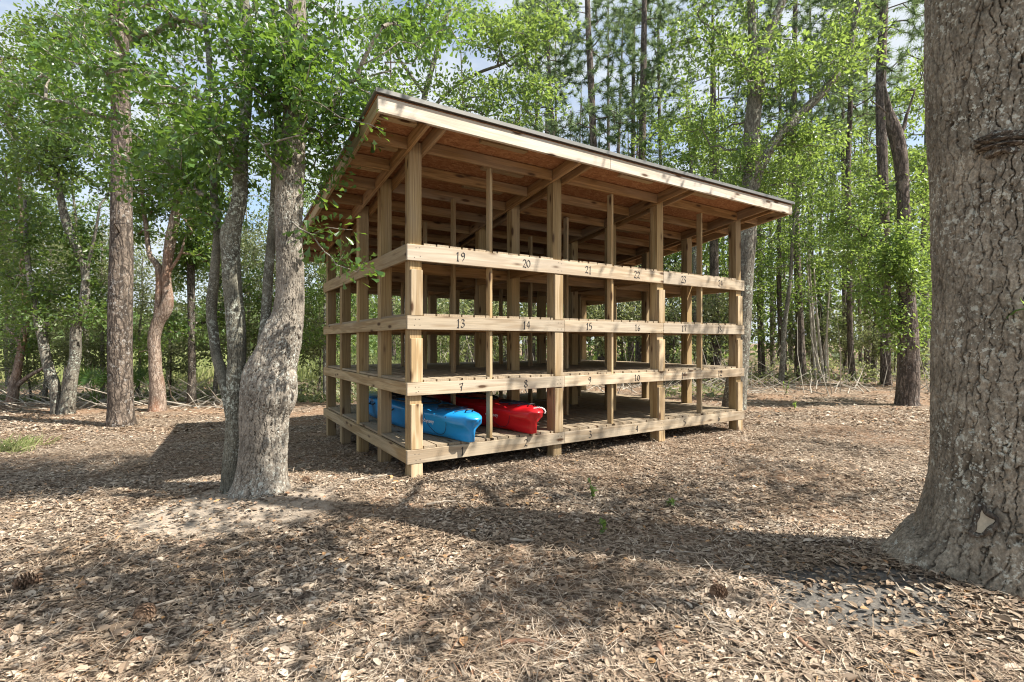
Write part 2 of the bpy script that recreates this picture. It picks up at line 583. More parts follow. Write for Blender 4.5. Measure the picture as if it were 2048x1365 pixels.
def marsh_mat():
    m, n, l, p, o = mat('marsh_grass_mat')
    ge = n.new('ShaderNodeNewGeometry')
    t = noise(n, l, mapping(n, l, ge.outputs['Position'], (.05, .12, 1)), 1, 5, .6)
    r = ramp(n, [(.3, (.24, .27, .14)), (.5, (.34, .36, .21)), (.7, (.43, .42, .28))])
    l.new(t.outputs['Fac'], r.inputs['Fac'])
    l.new(r.outputs['Color'], p.inputs['Base Color'])
    p.inputs['Roughness'].default_value = 1
    return m
M['marsh'] = marsh_mat()
M['marsh_blade'] = leafmat('marsh_blade', [(0, (.18, .24, .08)), (.5, (.29, .33, .14)), (1, (.42, .40, .22))], (.5, .55, .2), .4, .7, .2)

# ------------------------------------------------------------------ rack frame of reference and the ground
TH = 0.561
RC, RS = math.cos(TH), math.sin(TH)
RX, RY = -1.11, 5.4
def rack_uv(x, y):
    dx, dy = x - RX, y - RY
    return dx * RC + dy * RS, -dx * RS + dy * RC

def gh(x, y):
    x = np.asarray(x, float); y = np.asarray(y, float)
    u, v = rack_uv(x, y)
    z = -.02 - .04 * np.clip(v, 0, 5) * np.clip(1 - u / 6, 0, 1) * ss(-9, -2, x)
    z = z - .10 * (1 - ss(-9, -2, x)) * ss(3, 8, y)
    P = np.stack([x.ravel() * .5, y.ravel() * .5, np.zeros(x.size)], -1)
    near = np.exp(-((x ** 2 + (y - 3) ** 2) / 900))
    z = z + (fbm(P, 3, 5).reshape(x.shape) - .5) * .07 * near
    z = z + .07 * np.exp(-(((x + 2.40) / .85) ** 2 + ((y - 4.95) / .75) ** 2))
    z = z + .10 * np.exp(-(((x - 2.75) / .75) ** 2 + ((y - 3.0) / .6) ** 2))
    return z

def base_at(px, py):
    Y = 6.0
    for _ in range(30):
        X = (px - CX) / F * Y
        h = CAMZ - float(gh(np.array([X]), np.array([Y]))[0])
        Y = .5 * Y + .5 * h * F / (py - CY)
    return Y

def build_ground():
    t = np.linspace(-1, 1, 261)
    ax = np.sign(t) * (np.abs(t) * 9 + np.abs(t) ** 7 * 600)
    s = np.linspace(0, 1, 241)
    ay = -6 + s * 22 + s ** 8 * 900
    xx, yy = np.meshgrid(ax, ay)
    zz = gh(xx, yy)
    P = np.stack([xx.ravel() * 7, yy.ravel() * 7, 0 * xx.ravel()], -1)
    zz = zz + ((fbm(P, 3, 9) - .5) * .03).reshape(xx.shape) * np.exp(-((xx ** 2 + yy ** 2) / 400))
    nx, ny = len(ax), len(ay)
    i = np.arange(ny - 1)[:, None] * nx + np.arange(nx - 1)[None]
    q = np.stack([i, i + 1, i + nx + 1, i + nx], -1).reshape(-1, 4)
    me = mesh_np('ground', np.stack([xx, yy, zz], -1).reshape(-1, 3), [q], M['ground'], True)
    tag(link('ground', me), kind='structure')
build_ground()

def build_marsh():
    xs = np.array([-400, -60, -30, -18, -10, -3, 2.0])
    ys = np.array([19.5, 26, 40, 80, 200, 420])
    xx, yy = np.meshgrid(xs, ys)
    zz = np.full(xx.shape, -.05)
    zz[0] = -.2
    nx, ny = len(xs), len(ys)
    i = np.arange(ny - 1)[:, None] * nx + np.arange(nx - 1)[None]
    q = np.stack([i, i + 1, i + nx + 1, i + nx], -1).reshape(-1, 4)
    me = mesh_np('marsh', np.stack([xx, yy, zz], -1).reshape(-1, 3), [q], M['marsh'], False)
    tag(link('marsh', me), kind='structure')
    r = np.random.default_rng(4)
    n = 16000
    y = 20 + r.random(n) ** 1.6 * 45
    x = -3 - r.random(n) * (y * 1.1)
    h = .35 + r.random(n) * .6
    p = np.stack([x, y, np.full(n, -.1)], -1)
    d = np.stack([r.normal(0, .2, n), r.normal(0, .2, n), np.ones(n)], -1)
    g = Geo()
    s = np.stack([np.cos(r.random(n) * 6.28), np.sin(r.random(n) * 6.28), np.zeros(n)], -1) * .035 * (y / 25)[:, None]
    v = np.stack([p - s, p + s, p + d * h[:, None]], 1)
    g.add(v.reshape(-1, 3), None, np.arange(n * 3).reshape(-1, 3))
    tag(link('marsh_grass', g.mesh('marsh_grass', M['marsh_blade'])), kind='stuff')
build_marsh()

# ------------------------------------------------------------------ kayak rack
WID, DEP = 5.95, 4.16
rack = empty('kayak_rack', (RX, RY, 0), 'open timber kayak rack with four slatted decks, numbered slots and a sloping shed roof', 'kayak rack', rotz=TH)
rnd = random.Random(3)

def box_mesh(name, L, w, h, m, bev=.004, shear=None):
    bm = bmesh.new()
    bmesh.ops.create_cube(bm, size=1)
    for v in bm.verts:
        v.co = Vector((v.co.x * L, v.co.y * w, v.co.z * h))
    if bev: bmesh.ops.bevel(bm, geom=list(bm.edges), offset=bev, segments=1, affect='EDGES')
    me = bpy.data.meshes.new(name)
    bm.to_mesh(me); bm.free()
    me.materials.append(m)
    return me

MLOC = {}
def board(name, a, b, w, h, m, parent=rack, bev=.004, upv=(0, 0, 1)):
    """a sawn board from a to b (rack coordinates, centre line), w across, h along upv"""
    a, b = Vector(a), Vector(b)
    X = (b - a); L = X.length; X.normalize()
    U = Vector(upv); U = (U - X * U.dot(X)).normalized()
    Yv = U.cross(X)
    me = box_mesh(name, L, w, h, m, bev)
    o = link(name, me, parent)
    R = Matrix((X, Yv, U)).transposed().to_4x4()
    MLOC[o.name] = Matrix.Translation((a + b) / 2) @ R
    o.matrix_local = MLOC[o.name]
    return o

PW = .14
PU = [.0, 1.935, 3.87, 5.81]          # post left faces along the front
PV = [.0, 1.0, 2.0, 3.0, 4.02]        # post front faces along the side
OVF, OVL, OVR, OVB = .585, .535, .464, .62
SL = .115
ZB0, ZT0 = 3.599, 3.745               # fascia bottom / top at the front edge
def zb(v): return ZB0 - SL * (v + OVF)
def zt(v): return ZT0 - SL * (v + OVF)
LV = [(.161, .309), (.898, 1.038), (1.614, 1.763), (2.360, 2.533)]
PT = .026                              # plank thickness

posts = {}
for iu, u in enumerate(PU):
    for iv, v in enumerate(PV):
        fw = .002 * (iu + iv)
        o = board('post', (u + PW / 2, v + PW / 2, -.32), (u + PW / 2, v + PW / 2, zb(v) + .13), PW, PW, M['post'], upv=(0, 1, 0), bev=.005)
        posts[iu, iv] = o

# facing blocks nailed to the front posts between the boards
def local_child(name, a, b, w, h, m, par, upv=(0, 0, 1), bev=.003):
    o = board(name, a, b, w, h, m, upv=upv, bev=bev)
    o.parent = par
    o.matrix_parent_inverse = Matrix.Identity(4)
    o.matrix_basis = MLOC[par.name].inverted() @ MLOC[o.name]
    return o
for iu, u in enumerate(PU):
    gap = .015 if iu == 1 else .095
    lo = [-.30] + [b for (a, b) in LV[:3]]
    hi = [a for (a, b) in LV]
    for k in range(4):
        z0, z1 = lo[k] + (.0 if k == 0 else .004), hi[k] - (.004 if k == 0 else gap)
        if k == 0 and iu == 1: continue
        x0 = u + PW / 2 + .004
        local_child('facing', (x0, -.017, z0), (x0, -.017, z1), .034, PW - .008, M['facing'], posts[iu, 0], upv=(1, 0, 0))

# studs midway in each bay
for iu in range(3):
    uc = (PU[iu] + PU[iu + 1] + PW) / 2 + (.0 if iu else -.02)
    for iv, v in enumerate(PV):
        board('stud', (uc, v + .045, LV[0][1] + PT), (uc, v + .045, zb(v) + .02), .089, .038, M['stud'], upv=(1, 0, 0))

# level frames and decks
front = {}
for k, (z0, z1) in enumerate(LV):
    zc, hh = (z0 + z1) / 2, z1 - z0
    joints = [-.04, PU[1] + PW + .02, PU[2] + PW / 2 + .03, WID + .045] if k != 3 else [-.04, PU[2] + PW / 2 + .03, WID + .045]
    if k == 0: joints = [-.04, 3.45 if False else PU[1] + PW + .02, WID + .045]
    for a, b in zip(joints[:-1], joints[1:]):
        o = board('front_board', (a + .001, -.020, zc), (b - .001, -.020, zc), .038, hh, M['front'], bev=.003)
        front.setdefault(k, []).append((a, b, o))
    board('back_board', (-.04, DEP + .021, zc), (WID + .045, DEP + .021, zc), .038, .14, M['side'])
    board('side_board', (-.021, .002, zc), (-.021, DEP, zc), .038, hh - .004, M['side'])
    board('side_board', (WID + .022, .002, zc), (WID + .022, DEP, zc), .038, hh - .004, M['side'])
    for iv in (0, 1, 2, 3):
        vv = PV[iv] + PW + .021
        board('cross_beam', (.145, vv, z1 - .072), (PU[3] - .003, vv, z1 - .072), .038, .14, M['beam'])
    for iu in (1, 2):
        for side in (-1, 1):
            uu = PU[iu] + (PW + .021 if side > 0 else -.021)
            for iv in range(4):
                va = PV[iv] + PW + .042
                vb = PV[iv + 1] - .004
                board('joist', (uu, va, z1 - .068), (uu, vb, z1 - .068), .036, .13, M['beam'])
    # deck of planks, notched round posts and studs by leaving a gap there
    bm = bmesh.new()
    u = .004
    zp = z1 + PT / 2 + .002
    blocks = [(pu - .006, pu + PW + .006) for pu in PU]
    stds = [((PU[i] + PU[i + 1] + PW) / 2 - .02 * (i == 0) - .024, (PU[i] + PU[i + 1] + PW) / 2 - .02 * (i == 0) + .024) for i in range(3)]
    lay = bm.loops.layers.uv.new('plank')
    while u < WID - .03:
        pw = min(.138, WID - .01 - u)
        segs = [(u, u + pw)]
        v0, v1 = -.012 + rnd.uniform(-.012, .012), DEP + .03
        def addp(a, b, c, d):
            if b - a < .008 or d - c < .02: return
            r = bmesh.ops.create_cube(bm, size=1)
            dz = rnd.uniform(-.0015, .0015)
            for q in r['verts']:
                q.co = Vector(((a + b) / 2 + q.co.x * (b - a), (c + d) / 2 + q.co.y * (d - c), zp + dz + q.co.z * PT))
        hit = [(a, b) for (a, b) in blocks if a < u + pw and b > u]
        if hit:
            a, b = hit[0]
            vs = v0
            if u < a: addp(u, a - .001, v0, v1)
            if u + pw > b: addp(b + .001, u + pw, v0, v1)
            for pv in PV:
                addp(max(u, a), min(u + pw, b), vs, pv - .006)
                vs = pv + PW + .006
        else:
            hs = [(a, b) for (a, b) in stds if a < u + pw and b > u]
            if hs:
                a, b = hs[0]
                vs = v0
                if u < a: addp(u, a - .001, v0, v1)
                if u + pw > b: addp(b + .001, u + pw, v0, v1)
                for pv in PV:
                    addp(max(u, a), min(u + pw, b), vs, pv - .003)
                    vs = pv + .094
                addp(max(u, a), min(u + pw, b), vs, v1)
            else:
                addp(u, u + pw, v0, v1)
        u += .138 + rnd.uniform(.015, .024)
    me = bpy.data.meshes.new('deck')
    bm.to_mesh(me); bm.free()
    # planks run along y: a material whose grain follows that
    me.materials.append(M['deck'])
    me.transform(Matrix.Rotation(-math.pi / 2, 4, 'Z'))
    o = link('deck', me, rack)
    o.rotation_euler = (0, 0, math.pi / 2)

# roof
VB = DEP + OVB
for iu, u in enumerate(PU):
    for uu in (u - .021, u + PW + .021):
        a, b = -OVF + .022, VB - .03
        board('rafter', (uu, a, zb(a) + .07), (uu, b, zb(b) + .07), .038, .14, M['beam'])
pv = -.03
k = 0
edges = [(-OVL + .04, PU[0] - .042)] + [(PU[i] + PW + .042, PU[i + 1] - .042) for i in range(3)] + [(PU[3] + PW + .042, WID + OVR - .04)]
while pv < VB - .2:
    for e, (a, b) in enumerate(edges):
        board('purlin', (a, pv, zb(pv) + .074), (b, pv, zb(pv) + .074), .038, .128, M['beam'])
        if e == 0 or rnd.random() < .45:
            ln = min(b - a - .02, .60)
            st = a + .01 if e == 0 else a + rnd.uniform(.02, max(.03, b - a - ln - .05))
            cv = pv - .30
            if cv > -OVF + .1:
                board('cleat', (st, cv, zt(cv) - .022), (st + ln, cv, zt(cv) - .022), .085, .034, M['stud'])
    pv += .575
    k += 1
def sloped(name, u0, u1, v0, v1, dz, th, m):
    me = box_mesh(name, u1 - u0, math.hypot(v1 - v0, SL * (v1 - v0)), th, m, .003)
    o = link(name, me, rack)
    vc = (v0 + v1) / 2
    o.matrix_local = Matrix.Translation(((u0 + u1) / 2, vc, zt(vc) + dz)) @ Matrix.Rotation(-math.atan(SL), 4, 'X')
    return o
sloped('roof_sheathing', -OVL - .01, WID + OVR + .01, -OVF - .03, VB, .007, .012, M['osb'])
sloped('roof_panel', -OVL - .03, WID + OVR + .03, -OVF - .055, VB + .03, .034, .022, M['roofmetal'])
board('drip_edge', (-OVL - .03, -OVF - .062, zt(-OVF) + .039), (WID + OVR + .03, -OVF - .062, zt(-OVF) + .039), .012, .042, M['drip'], bev=.002)
jf = [-OVL, 2.35, WID + OVR]
for a, b in zip(jf[:-1], jf[1:]):
    board('fascia', (a, -OVF - .019, (ZB0 + ZT0) / 2), (b - .002, -OVF - .019, (ZB0 + ZT0) / 2), .038, ZT0 - ZB0, M['fascia'], bev=.003)
for u in (-OVL + .019, WID + OVR - .021):
    a, b = -OVF + .002, VB
    board('fascia', (u, a, (zb(a) + zt(a)) / 2), (u, b, (zb(b) + zt(b)) / 2), .038, .140, M['side'], bev=.003)
board('fascia', (-OVL + .04, VB - .018, (zb(VB) + zt(VB)) / 2 + .002), (WID + OVR - .042, VB - .018, (zb(VB) + zt(VB)) / 2 + .002), .036, .138, M['side'])

# nail heads on front board ends
g = Geo()
for k, (z0, z1) in enumerate(LV):
    for uc in (.05, .10, PU[1] + .05, PU[1] + .1, PU[2] + .05, PU[2] + .1, PU[3] + .05, PU[3] + .10):
        for zz in (z0 + .04, z1 - .04):
            th = np.arange(6) / 6 * 6.283
            c = np.stack([uc + rnd.uniform(-.012, .012) + .005 * np.cos(th), np.full(6, -.0408), zz + rnd.uniform(-.01, .01) + .005 * np.sin(th)], -1)
            cen = c.mean(0) + [0, -.0015, 0]
            g.add(np.concatenate([c, [cen]]), None, np.stack([np.arange(6), (np.arange(6) + 1) % 6, np.full(6, 6)], -1))
link('nail_head', g.mesh('nail_head', M['ink']), rack)

# painted slot numbers, brush strokes
DIG = {
 '0': [[(.30, .95), (.08, .70), (.08, .30), (.30, .05), (.52, .30), (.52, .70), (.30, .95)]],
 '1': [[(.10, .78), (.22, .86), (.32, 1.0), (.30, .5), (.29, .0)], [(.16, .02), (.42, .0)]],
 '2': [[(.08, .78), (.20, .98), (.45, .95), (.50, .72), (.30, .38), (.05, .05)], [(.05, .06), (.30, .10), (.56, .02)]],
 '3': [[(.10, .90), (.32, 1.0), (.50, .82), (.25, .55)], [(.25, .55), (.52, .42), (.48, .12), (.22, .0), (.06, .12)]],
 '4': [[(.40, 1.0), (.18, .62), (.06, .36)], [(.06, .36), (.32, .38), (.58, .40)], [(.42, .98), (.42, .5), (.38, .0)]],
 '5': [[(.16, .98), (.12, .58)], [(.16, .97), (.50, .99)], [(.12, .58), (.40, .62), (.52, .35), (.36, .05), (.08, .04)]],
 '6': [[(.46, .98), (.18, .68), (.08, .30), (.28, .02), (.50, .20), (.42, .45), (.12, .36)]],
 '7': [[(.06, .90), (.30, .92), (.54, .98), (.40, .55), (.30, .0)], [(.20, .48), (.50, .52)]],
 '8': [[(.30, .52), (.10, .74), (.30, .98), (.48, .78), (.30, .52), (.06, .24), (.30, .0), (.54, .24), (.30, .52)]],
 '9': [[(.48, .74), (.28, .52), (.10, .72), (.26, .96), (.48, .86), (.46, .40), (.22, .0)]],
}
def brush(g, pts, x0, z0, h, y):
    p = np.array([[a, 0, b, .01] for a, b in pts])
    p = resample(p, .06)[:, [0, 2]]
    if len(p) < 2: return
    d = norm(np.gradient(p, axis=0))
    nib = np.array([math.cos(.7), math.sin(.7)])
    wd = .030 + .046 * np.abs(d[:, 0] * nib[1] - d[:, 1] * nib[0])
    nn = np.stack([-d[:, 1], d[:, 0]], -1)
    L, R = p + nn * wd[:, None], p - nn * wd[:, None]
    m = len(p)
    v = np.concatenate([L, R])
    v3 = np.stack([x0 + v[:, 0] * h, np.full(2 * m, y), z0 + v[:, 1] * h], -1)
    i = np.arange(m - 1)
    g.add(v3, np.stack([i, i + 1, m + i + 1, m + i], -1))
def u_of_px(px, v):
    a = (px - CX) / F
    return (a * (RY + RC * v) - RX + RS * v) / (RC - a * RS)
NX = [[925, 1052, 1180, 1274, 1369, 1438], [922, 1052, 1180, 1274, 1368, 1440], [921, 1053, 1178, 1275, 1368, 1439], [921, 1053, 1177, 1274, 1367, 1441]]
for k in range(4):
    for c in range(6):
        s = str(k * 6 + c + 1)
        uc = u_of_px(NX[k][c], -.04)
        h = .090 if k < 3 else .098
        wid = .62 * h * len(s)
        z = (LV[k][0] + LV[k][1]) / 2 - h / 2
        o_b = [o for (a, b, o) in front[k] if a <= uc <= b][0]
        g = Geo()
        for i, ch in enumerate(s):
            for st in DIG[ch]:
                brush(g, st, uc - wid / 2 + i * .62 * h + rnd.uniform(-.003, .003), z + rnd.uniform(-.004, .004), h, -.0412)
        o = link('number', g.mesh('number', M['ink']), rack)
        o.parent = o_b
        o.matrix_basis = MLOC[o_b.name].inverted()

# ------------------------------------------------------------------ kayaks
def kayak(color, label, u, v, yaw, rope):
    m = plain(color[0], color[1], .28, 0, .5, .06, 5)
    blk = M.setdefault('kblack', plain('kayak_black', (.012, .012, .014), .5))
    root = empty('kayak', (0, 0, 0), label, 'kayak', 'kayaks on the bottom deck')
    z = LV[0][1] + PT + .004
    wpos = Vector((RX + RC * u - RS * v, RY + RS * u + RC * v, z))
    root.location = wpos
    root.rotation_euler = (0, 0, TH + yaw)
    L = 3.55
    S = [ # s, lower half width, upper half width, keel z, sheer z, crown
        (-.028, .010, .020, .262, .278, .004), (-.022, .020, .062, .225, .290, .010), (-.010, .022, .092, .195, .300, .016),
        (-.002, .012, .108, .165, .305, .020), (.0, .016, .112, .015, .306, .022), (.012, .030, .130, .002, .308, .028), (.04, .062, .170, 0, .305, .036),
        (.09, .115, .225, 0, .300, .046), (.16, .19, .285, 0, .298, .052), (.26, .27, .340, 0, .300, .045), (.40, .31, .372, 0, .315, .04),
        (.55, .32, .378, 0, .325, .03), (.70, .29, .355, 0, .32, .03), (.82, .22, .290, 0, .30, .035), (.92, .11, .19, .01, .29, .03),
        (.97, .05, .11, .04, .295, .02), (.995, .015, .05, .14, .30, .01), (1.0, .005, .01, .25, .29, .004)]
    S = np.array(S)
    si = np.unique(np.concatenate([S[:, 0], np.linspace(0, 1, 60)]))
    A = np.stack([np.interp(si, S[:, 0], S[:, j]) for j in range(6)], -1)
    prof = []
    for (s, bl, bu, kz, gz, cr) in A:
        hgt = gz - kz
        half = [(0, kz), (bl * .55, kz + .004), (bl * .92, kz + hgt * .07), (bl + (bu - bl) * .22, kz + hgt * .26), (bl + (bu - bl) * .55, kz + hgt * .52),
                (bl + (bu - bl) * .88, kz + hgt * .78), (bu, kz + hgt * .92), (bu * 1.0, kz + hgt * .975), (bu * .955, gz + .004), (bu * .80, gz + cr * .45), (bu * .45, gz + cr * .9), (0, gz + cr)]
        wb = float(1 - ss(.02, .15, s))
        bow = [(0, kz), (bl * .9, kz + .001), (bl, kz + hgt * .05), (bl + (bu - bl) * .03, kz + hgt * .25), (bl + (bu - bl) * .14, kz + hgt * .46),
               (bl + (bu - bl) * .62, kz + hgt * .60), (bu * .97, kz + hgt * .68), (bu * 1.0, kz + hgt * .82), (bu * .955, kz + hgt * .95), (bu * .80, gz + cr * .35), (bu * .45, gz + cr * .9), (0, gz + cr)]
        half = [(x1 * (1 - wb) + x2 * wb, y1 * (1 - wb) + y2 * wb) for (x1, y1), (x2, y2) in zip(half, bow)]
        full = half + [(-x, zz) for (x, zz) in half[-2:0:-1]]
        prof.append([(x, s * L, zz) for (x, zz) in full])
    v_ = np.array(prof)
    n, k = v_.shape[:2]
    i = np.arange(n - 1)[:, None] * k; j = np.arange(k)[None]; jj = (j + 1) % k
    q = np.stack([i + j, i + jj, i + k + jj, i + k + j], -1).reshape(-1, 4)
    g = Geo(); g.add(v_.reshape(-1, 3), q)
    caps = np.array([[a, (a + 1) % k] for a in range(k)])
    g.add([v_[0].mean(0)]); g.add([v_[-1].mean(0)])
    t = [np.stack([caps[:, 1], caps[:, 0], np.full(k, n * k)], -1), np.stack([caps[:, 0] + (n - 1) * k, caps[:, 1] + (n - 1) * k, np.full(k, n * k + 1)], -1)]
    g.t.append(np.concatenate(t))
    hull = link('hull', g.mesh('hull', m, True), root)
    def top(s):
        r = [np.interp(s, S[:, 0], S[:, c]) for c in range(6)]
        return r[4] + r[5], r[2]
    # cockpit well: dark rim ring and dark inside, with a seat
    th = np.linspace(0, 2 * np.pi, 41)[:-1]
    cx = .24 * np.cos(th); cy = L * .47 + .72 * np.sin(th)
    zr = np.array([top(y / L)[0] for y in cy])
    g = Geo()
    pts = np.stack([cx, cy, zr + .012 - .02 * (np.abs(cx) / .24) ** 2], -1)
    pts = np.concatenate([pts, pts[:1], pts[1:2]])
    tube(g, pts, np.full(len(pts), .016), 6, False)
    link('cockpit_rim', g.mesh('cockpit_rim', blk, True), root)
    g = Geo()
    inner = np.stack([cx * .98, cy, zr + .004 - .015 * (np.abs(cx) / .24) ** 2], -1)
    low = np.stack([cx * .8, L * .47 + (cy - L * .47) * .9, zr * 0 + .20], -1)
    g.add(np.concatenate([inner + [0, 0, .004], low + [0, 0, .12], [[0, L * .47, .315]]]),
          [[a, (a + 1) % 40, 40 + (a + 1) % 40, 40 + a] for a in range(40)], [[40 + a, 40 + (a + 1) % 40, 80] for a in range(40)])
    link('cockpit', g.mesh('cockpit', blk, True), root)
    # seat back and seat pad
    bm = bmesh.new()
    for (c, d, rx) in (((0, L * .55, .36), (.40, .34, .06), 0), ((0, L * .60, .45), (.38, .06, .24), -.25)):
        r = bmesh.ops.create_cube(bm, size=1)
        Rm = Matrix.Rotation(rx, 3, 'X')
        for q_ in r['verts']:
            q_.co = Vector(c) + Rm @ Vector((q_.co.x * d[0], q_.co.y * d[1], q_.co.z * d[2]))
    bmesh.ops.bevel(bm, geom=list(bm.edges), offset=.02, segments=3, affect='EDGES')
    me = bpy.data.meshes.new('seat'); bm.to_mesh(me); bm.free(); me.materials.append(blk)
    link('seat', me, root)
    # hatch cover on the bow deck
    g = Geo()
    th = np.linspace(0, 2 * np.pi, 25)[:-1]
    hy = L * .165
    zc = top(.165)[0]
    rim = np.stack([.12 * np.cos(th), hy + .15 * np.sin(th), np.array([top((hy + .15 * math.sin(a)) / L)[0] for a in th]) + .004 - .012 * np.cos(th) ** 2], -1)
    g.add(np.concatenate([rim, rim * [1, 1, 1] + [0, 0, .016], [[0, hy, zc + .028]]]), [[a, (a + 1) % 24, 24 + (a + 1) % 24, 24 + a] for a in range(24)], [[24 + a, 24 + (a + 1) % 24, 48] for a in range(24)])
    link('hatch', g.mesh('hatch', blk, True), root)
    # bungee cords zig-zag on the bow deck, pad eyes, carry handle
    cordm = M.setdefault('cord', plain('deck_cord', (.015, .022, .05), .6))
    g = Geo()
    zz = [(.055, -1), (.075, 1), (.10, -1), (.125, 1), (.145, -1)]
    pp = []
    for (s, sd) in zz:
        t_, b_ = top(s)
        pp.append((sd * b_ * .72, s * L, t_ - .010 + .010))
    for a_, b_ in zip(pp[:-1], pp[1:]):
        a_ = np.array(a_); b_ = np.array(b_)
        mid = (a_ + b_) / 2; mid[2] = top(mid[1] / L)[0] + .008
        tube(g, np.array([a_, (a_ + mid) / 2 + [0, 0, .004], mid, (b_ + mid) / 2 + [0, 0, .004], b_]), np.full(5, .005), 6)
    # loose cord hanging down the left flank
    sd = -1
    lp = []
    for s, f_ in ((.075, .98), (.085, .60), (.105, .30), (.13, .16), (.155, .22), (.18, .60), (.185, 1.0)):
        r = [np.interp(s, S[:, 0], S[:, c]) for c in range(6)]
        hz = r[3] + (r[4] - r[3]) * f_
        hw = np.interp(f_, [0, .07, .26, .52, .78, .92, 1], [r[1] * .5, r[1] * .92, r[1] + (r[2] - r[1]) * .22, r[1] + (r[2] - r[1]) * .55, r[1] + (r[2] - r[1]) * .88, r[2], r[2]])
        lp.append((-(hw + .006), s * L, hz, .0025))
    lp = resample(np.array(lp), .02)
    tube(g, lp[:, :3], lp[:, 3] * 0 + .0028, 5)
    link('deck_cord', g.mesh('deck_cord', cordm, True), root)
    g = Geo()
    t_, b_ = top(.02)
    hp = resample(np.array([(-.045, .03 * L, t_ + .0, .01), (-.04, .022 * L, t_ + .028, .01), (.04, .022 * L, t_ + .028, .01), (.045, .03 * L, t_ + .0, .01)]), .01)
    tube(g, hp[:, :3], hp[:, 3] * 0 + .008, 6)
    link('carry_handle', g.mesh('carry_handle', blk, True), root)
    # side grips
    for s, sd in ((.42, -1), (.62, -1)):
        r = [np.interp(s, S[:, 0], S[:, c]) for c in range(6)]
        g = Geo()
        pts = np.array([(sd * (r[2] + .003), s * L - .09, r[4] - .05), (sd * (r[2] + .03), s * L - .07, r[4] - .075), (sd * (r[2] + .03), s * L + .07, r[4] - .075), (sd * (r[2] + .003), s * L + .09, r[4] - .05)])
        tube(g, pts, np.full(4, .009), 6)
        link('grip', g.mesh('grip', blk, True), root)
    if rope:
        g = Geo()
        rp = resample(np.array([(-.03, .0, .325, .01), (.02, -.03, .335, .01), (.06, -.075, .325, .01), (.088, -.085, .285, .01), (.08, -.08, .262, .01)]), .006)
        aa = np.arange(len(rp)) * .9
        for ph in (0, 3.14):
            o_ = np.stack([np.cos(aa + ph) * .006, np.sin(aa + ph) * .003, np.sin(aa + ph) * .006], -1)
            tube(g, rp[:, :3] + o_, np.full(len(rp), .0065), 6)
        link('bow_rope', g.mesh('bow_rope', plain('white_rope', (.62, .60, .56), .9), True), root)
    # lettering on the left flank
    cu = bpy.data.curves.new('lettering', 'FONT')
    cu.body = 'odyssey'
    cu.size = .075
    cu.shear = .25
    cu.extrude = .0006
    cu.materials.append(M.setdefault('white', plain('white_print', (.8, .82, .85), .5)))
    tmp = bpy.data.objects.new('lettering_curve', cu)
    COL.objects.link(tmp)
    dg = bpy.context.evaluated_depsgraph_get()
    tme = bpy.data.meshes.new_from_object(tmp.evaluated_get(dg))
    bpy.data.objects.remove(tmp)
    tme.name = 'lettering'
    o = link('lettering', tme, root)
    s = .205 if not rope else .20
    r = [np.interp(s, S[:, 0], S[:, c]) for c in range(6)]
    r2 = [np.interp(s - .07, S[:, 0], S[:, c]) for c in range(6)]
    f_ = .66
    hw = r[1] + (r[2] - r[1]) * .72
    hw2 = r2[1] + (r2[2] - r2[1]) * .72
    zA = r[3] + (r[4] - r[3]) * .60
    # x axis of the text runs towards the bow (-y local), follows the taper
    ax = Vector((-(hw2 - hw), -.07 * L, (r2[4] - r[4]) * .6)).normalized()
    upa = Vector((-(r[2] - r[1]) * .35 / ((r[4]) * .26) * .26 * 1.0, 0, .26)).normalized()
    zn = ax.cross(upa).normalized()
    up2 = zn.cross(ax)
    o.matrix_local = Matrix.Translation(Vector((-(hw + .006), s * L, zA))) @ Matrix((ax, up2, zn)).transposed().to_4x4()
    return root
kayak(('kayak_blue', (.016, .27, .63)), 'bright blue kayak lying bow forward on the bottom deck by the corner post', .69, -.17, .055, False)
kayak(('kayak_red', (.60, .012, .018)), 'red kayak lying bow forward on the bottom deck with a white rope at its bow', 1.585, -.11, .045, True)

# ------------------------------------------------------------------ trees
def stem_world(stem, Y, dY=0.0):
    """stem: rows (px,py,width px[,depth offset])"""
    out = []
    for r in stem:
        yy = Y + (r[3] if len(r) > 3 else 0) + dY
        p = W(r[0], r[1], yy)
        out.append((*p, r[2] / 2 / F * yy))
    return np.array(out)

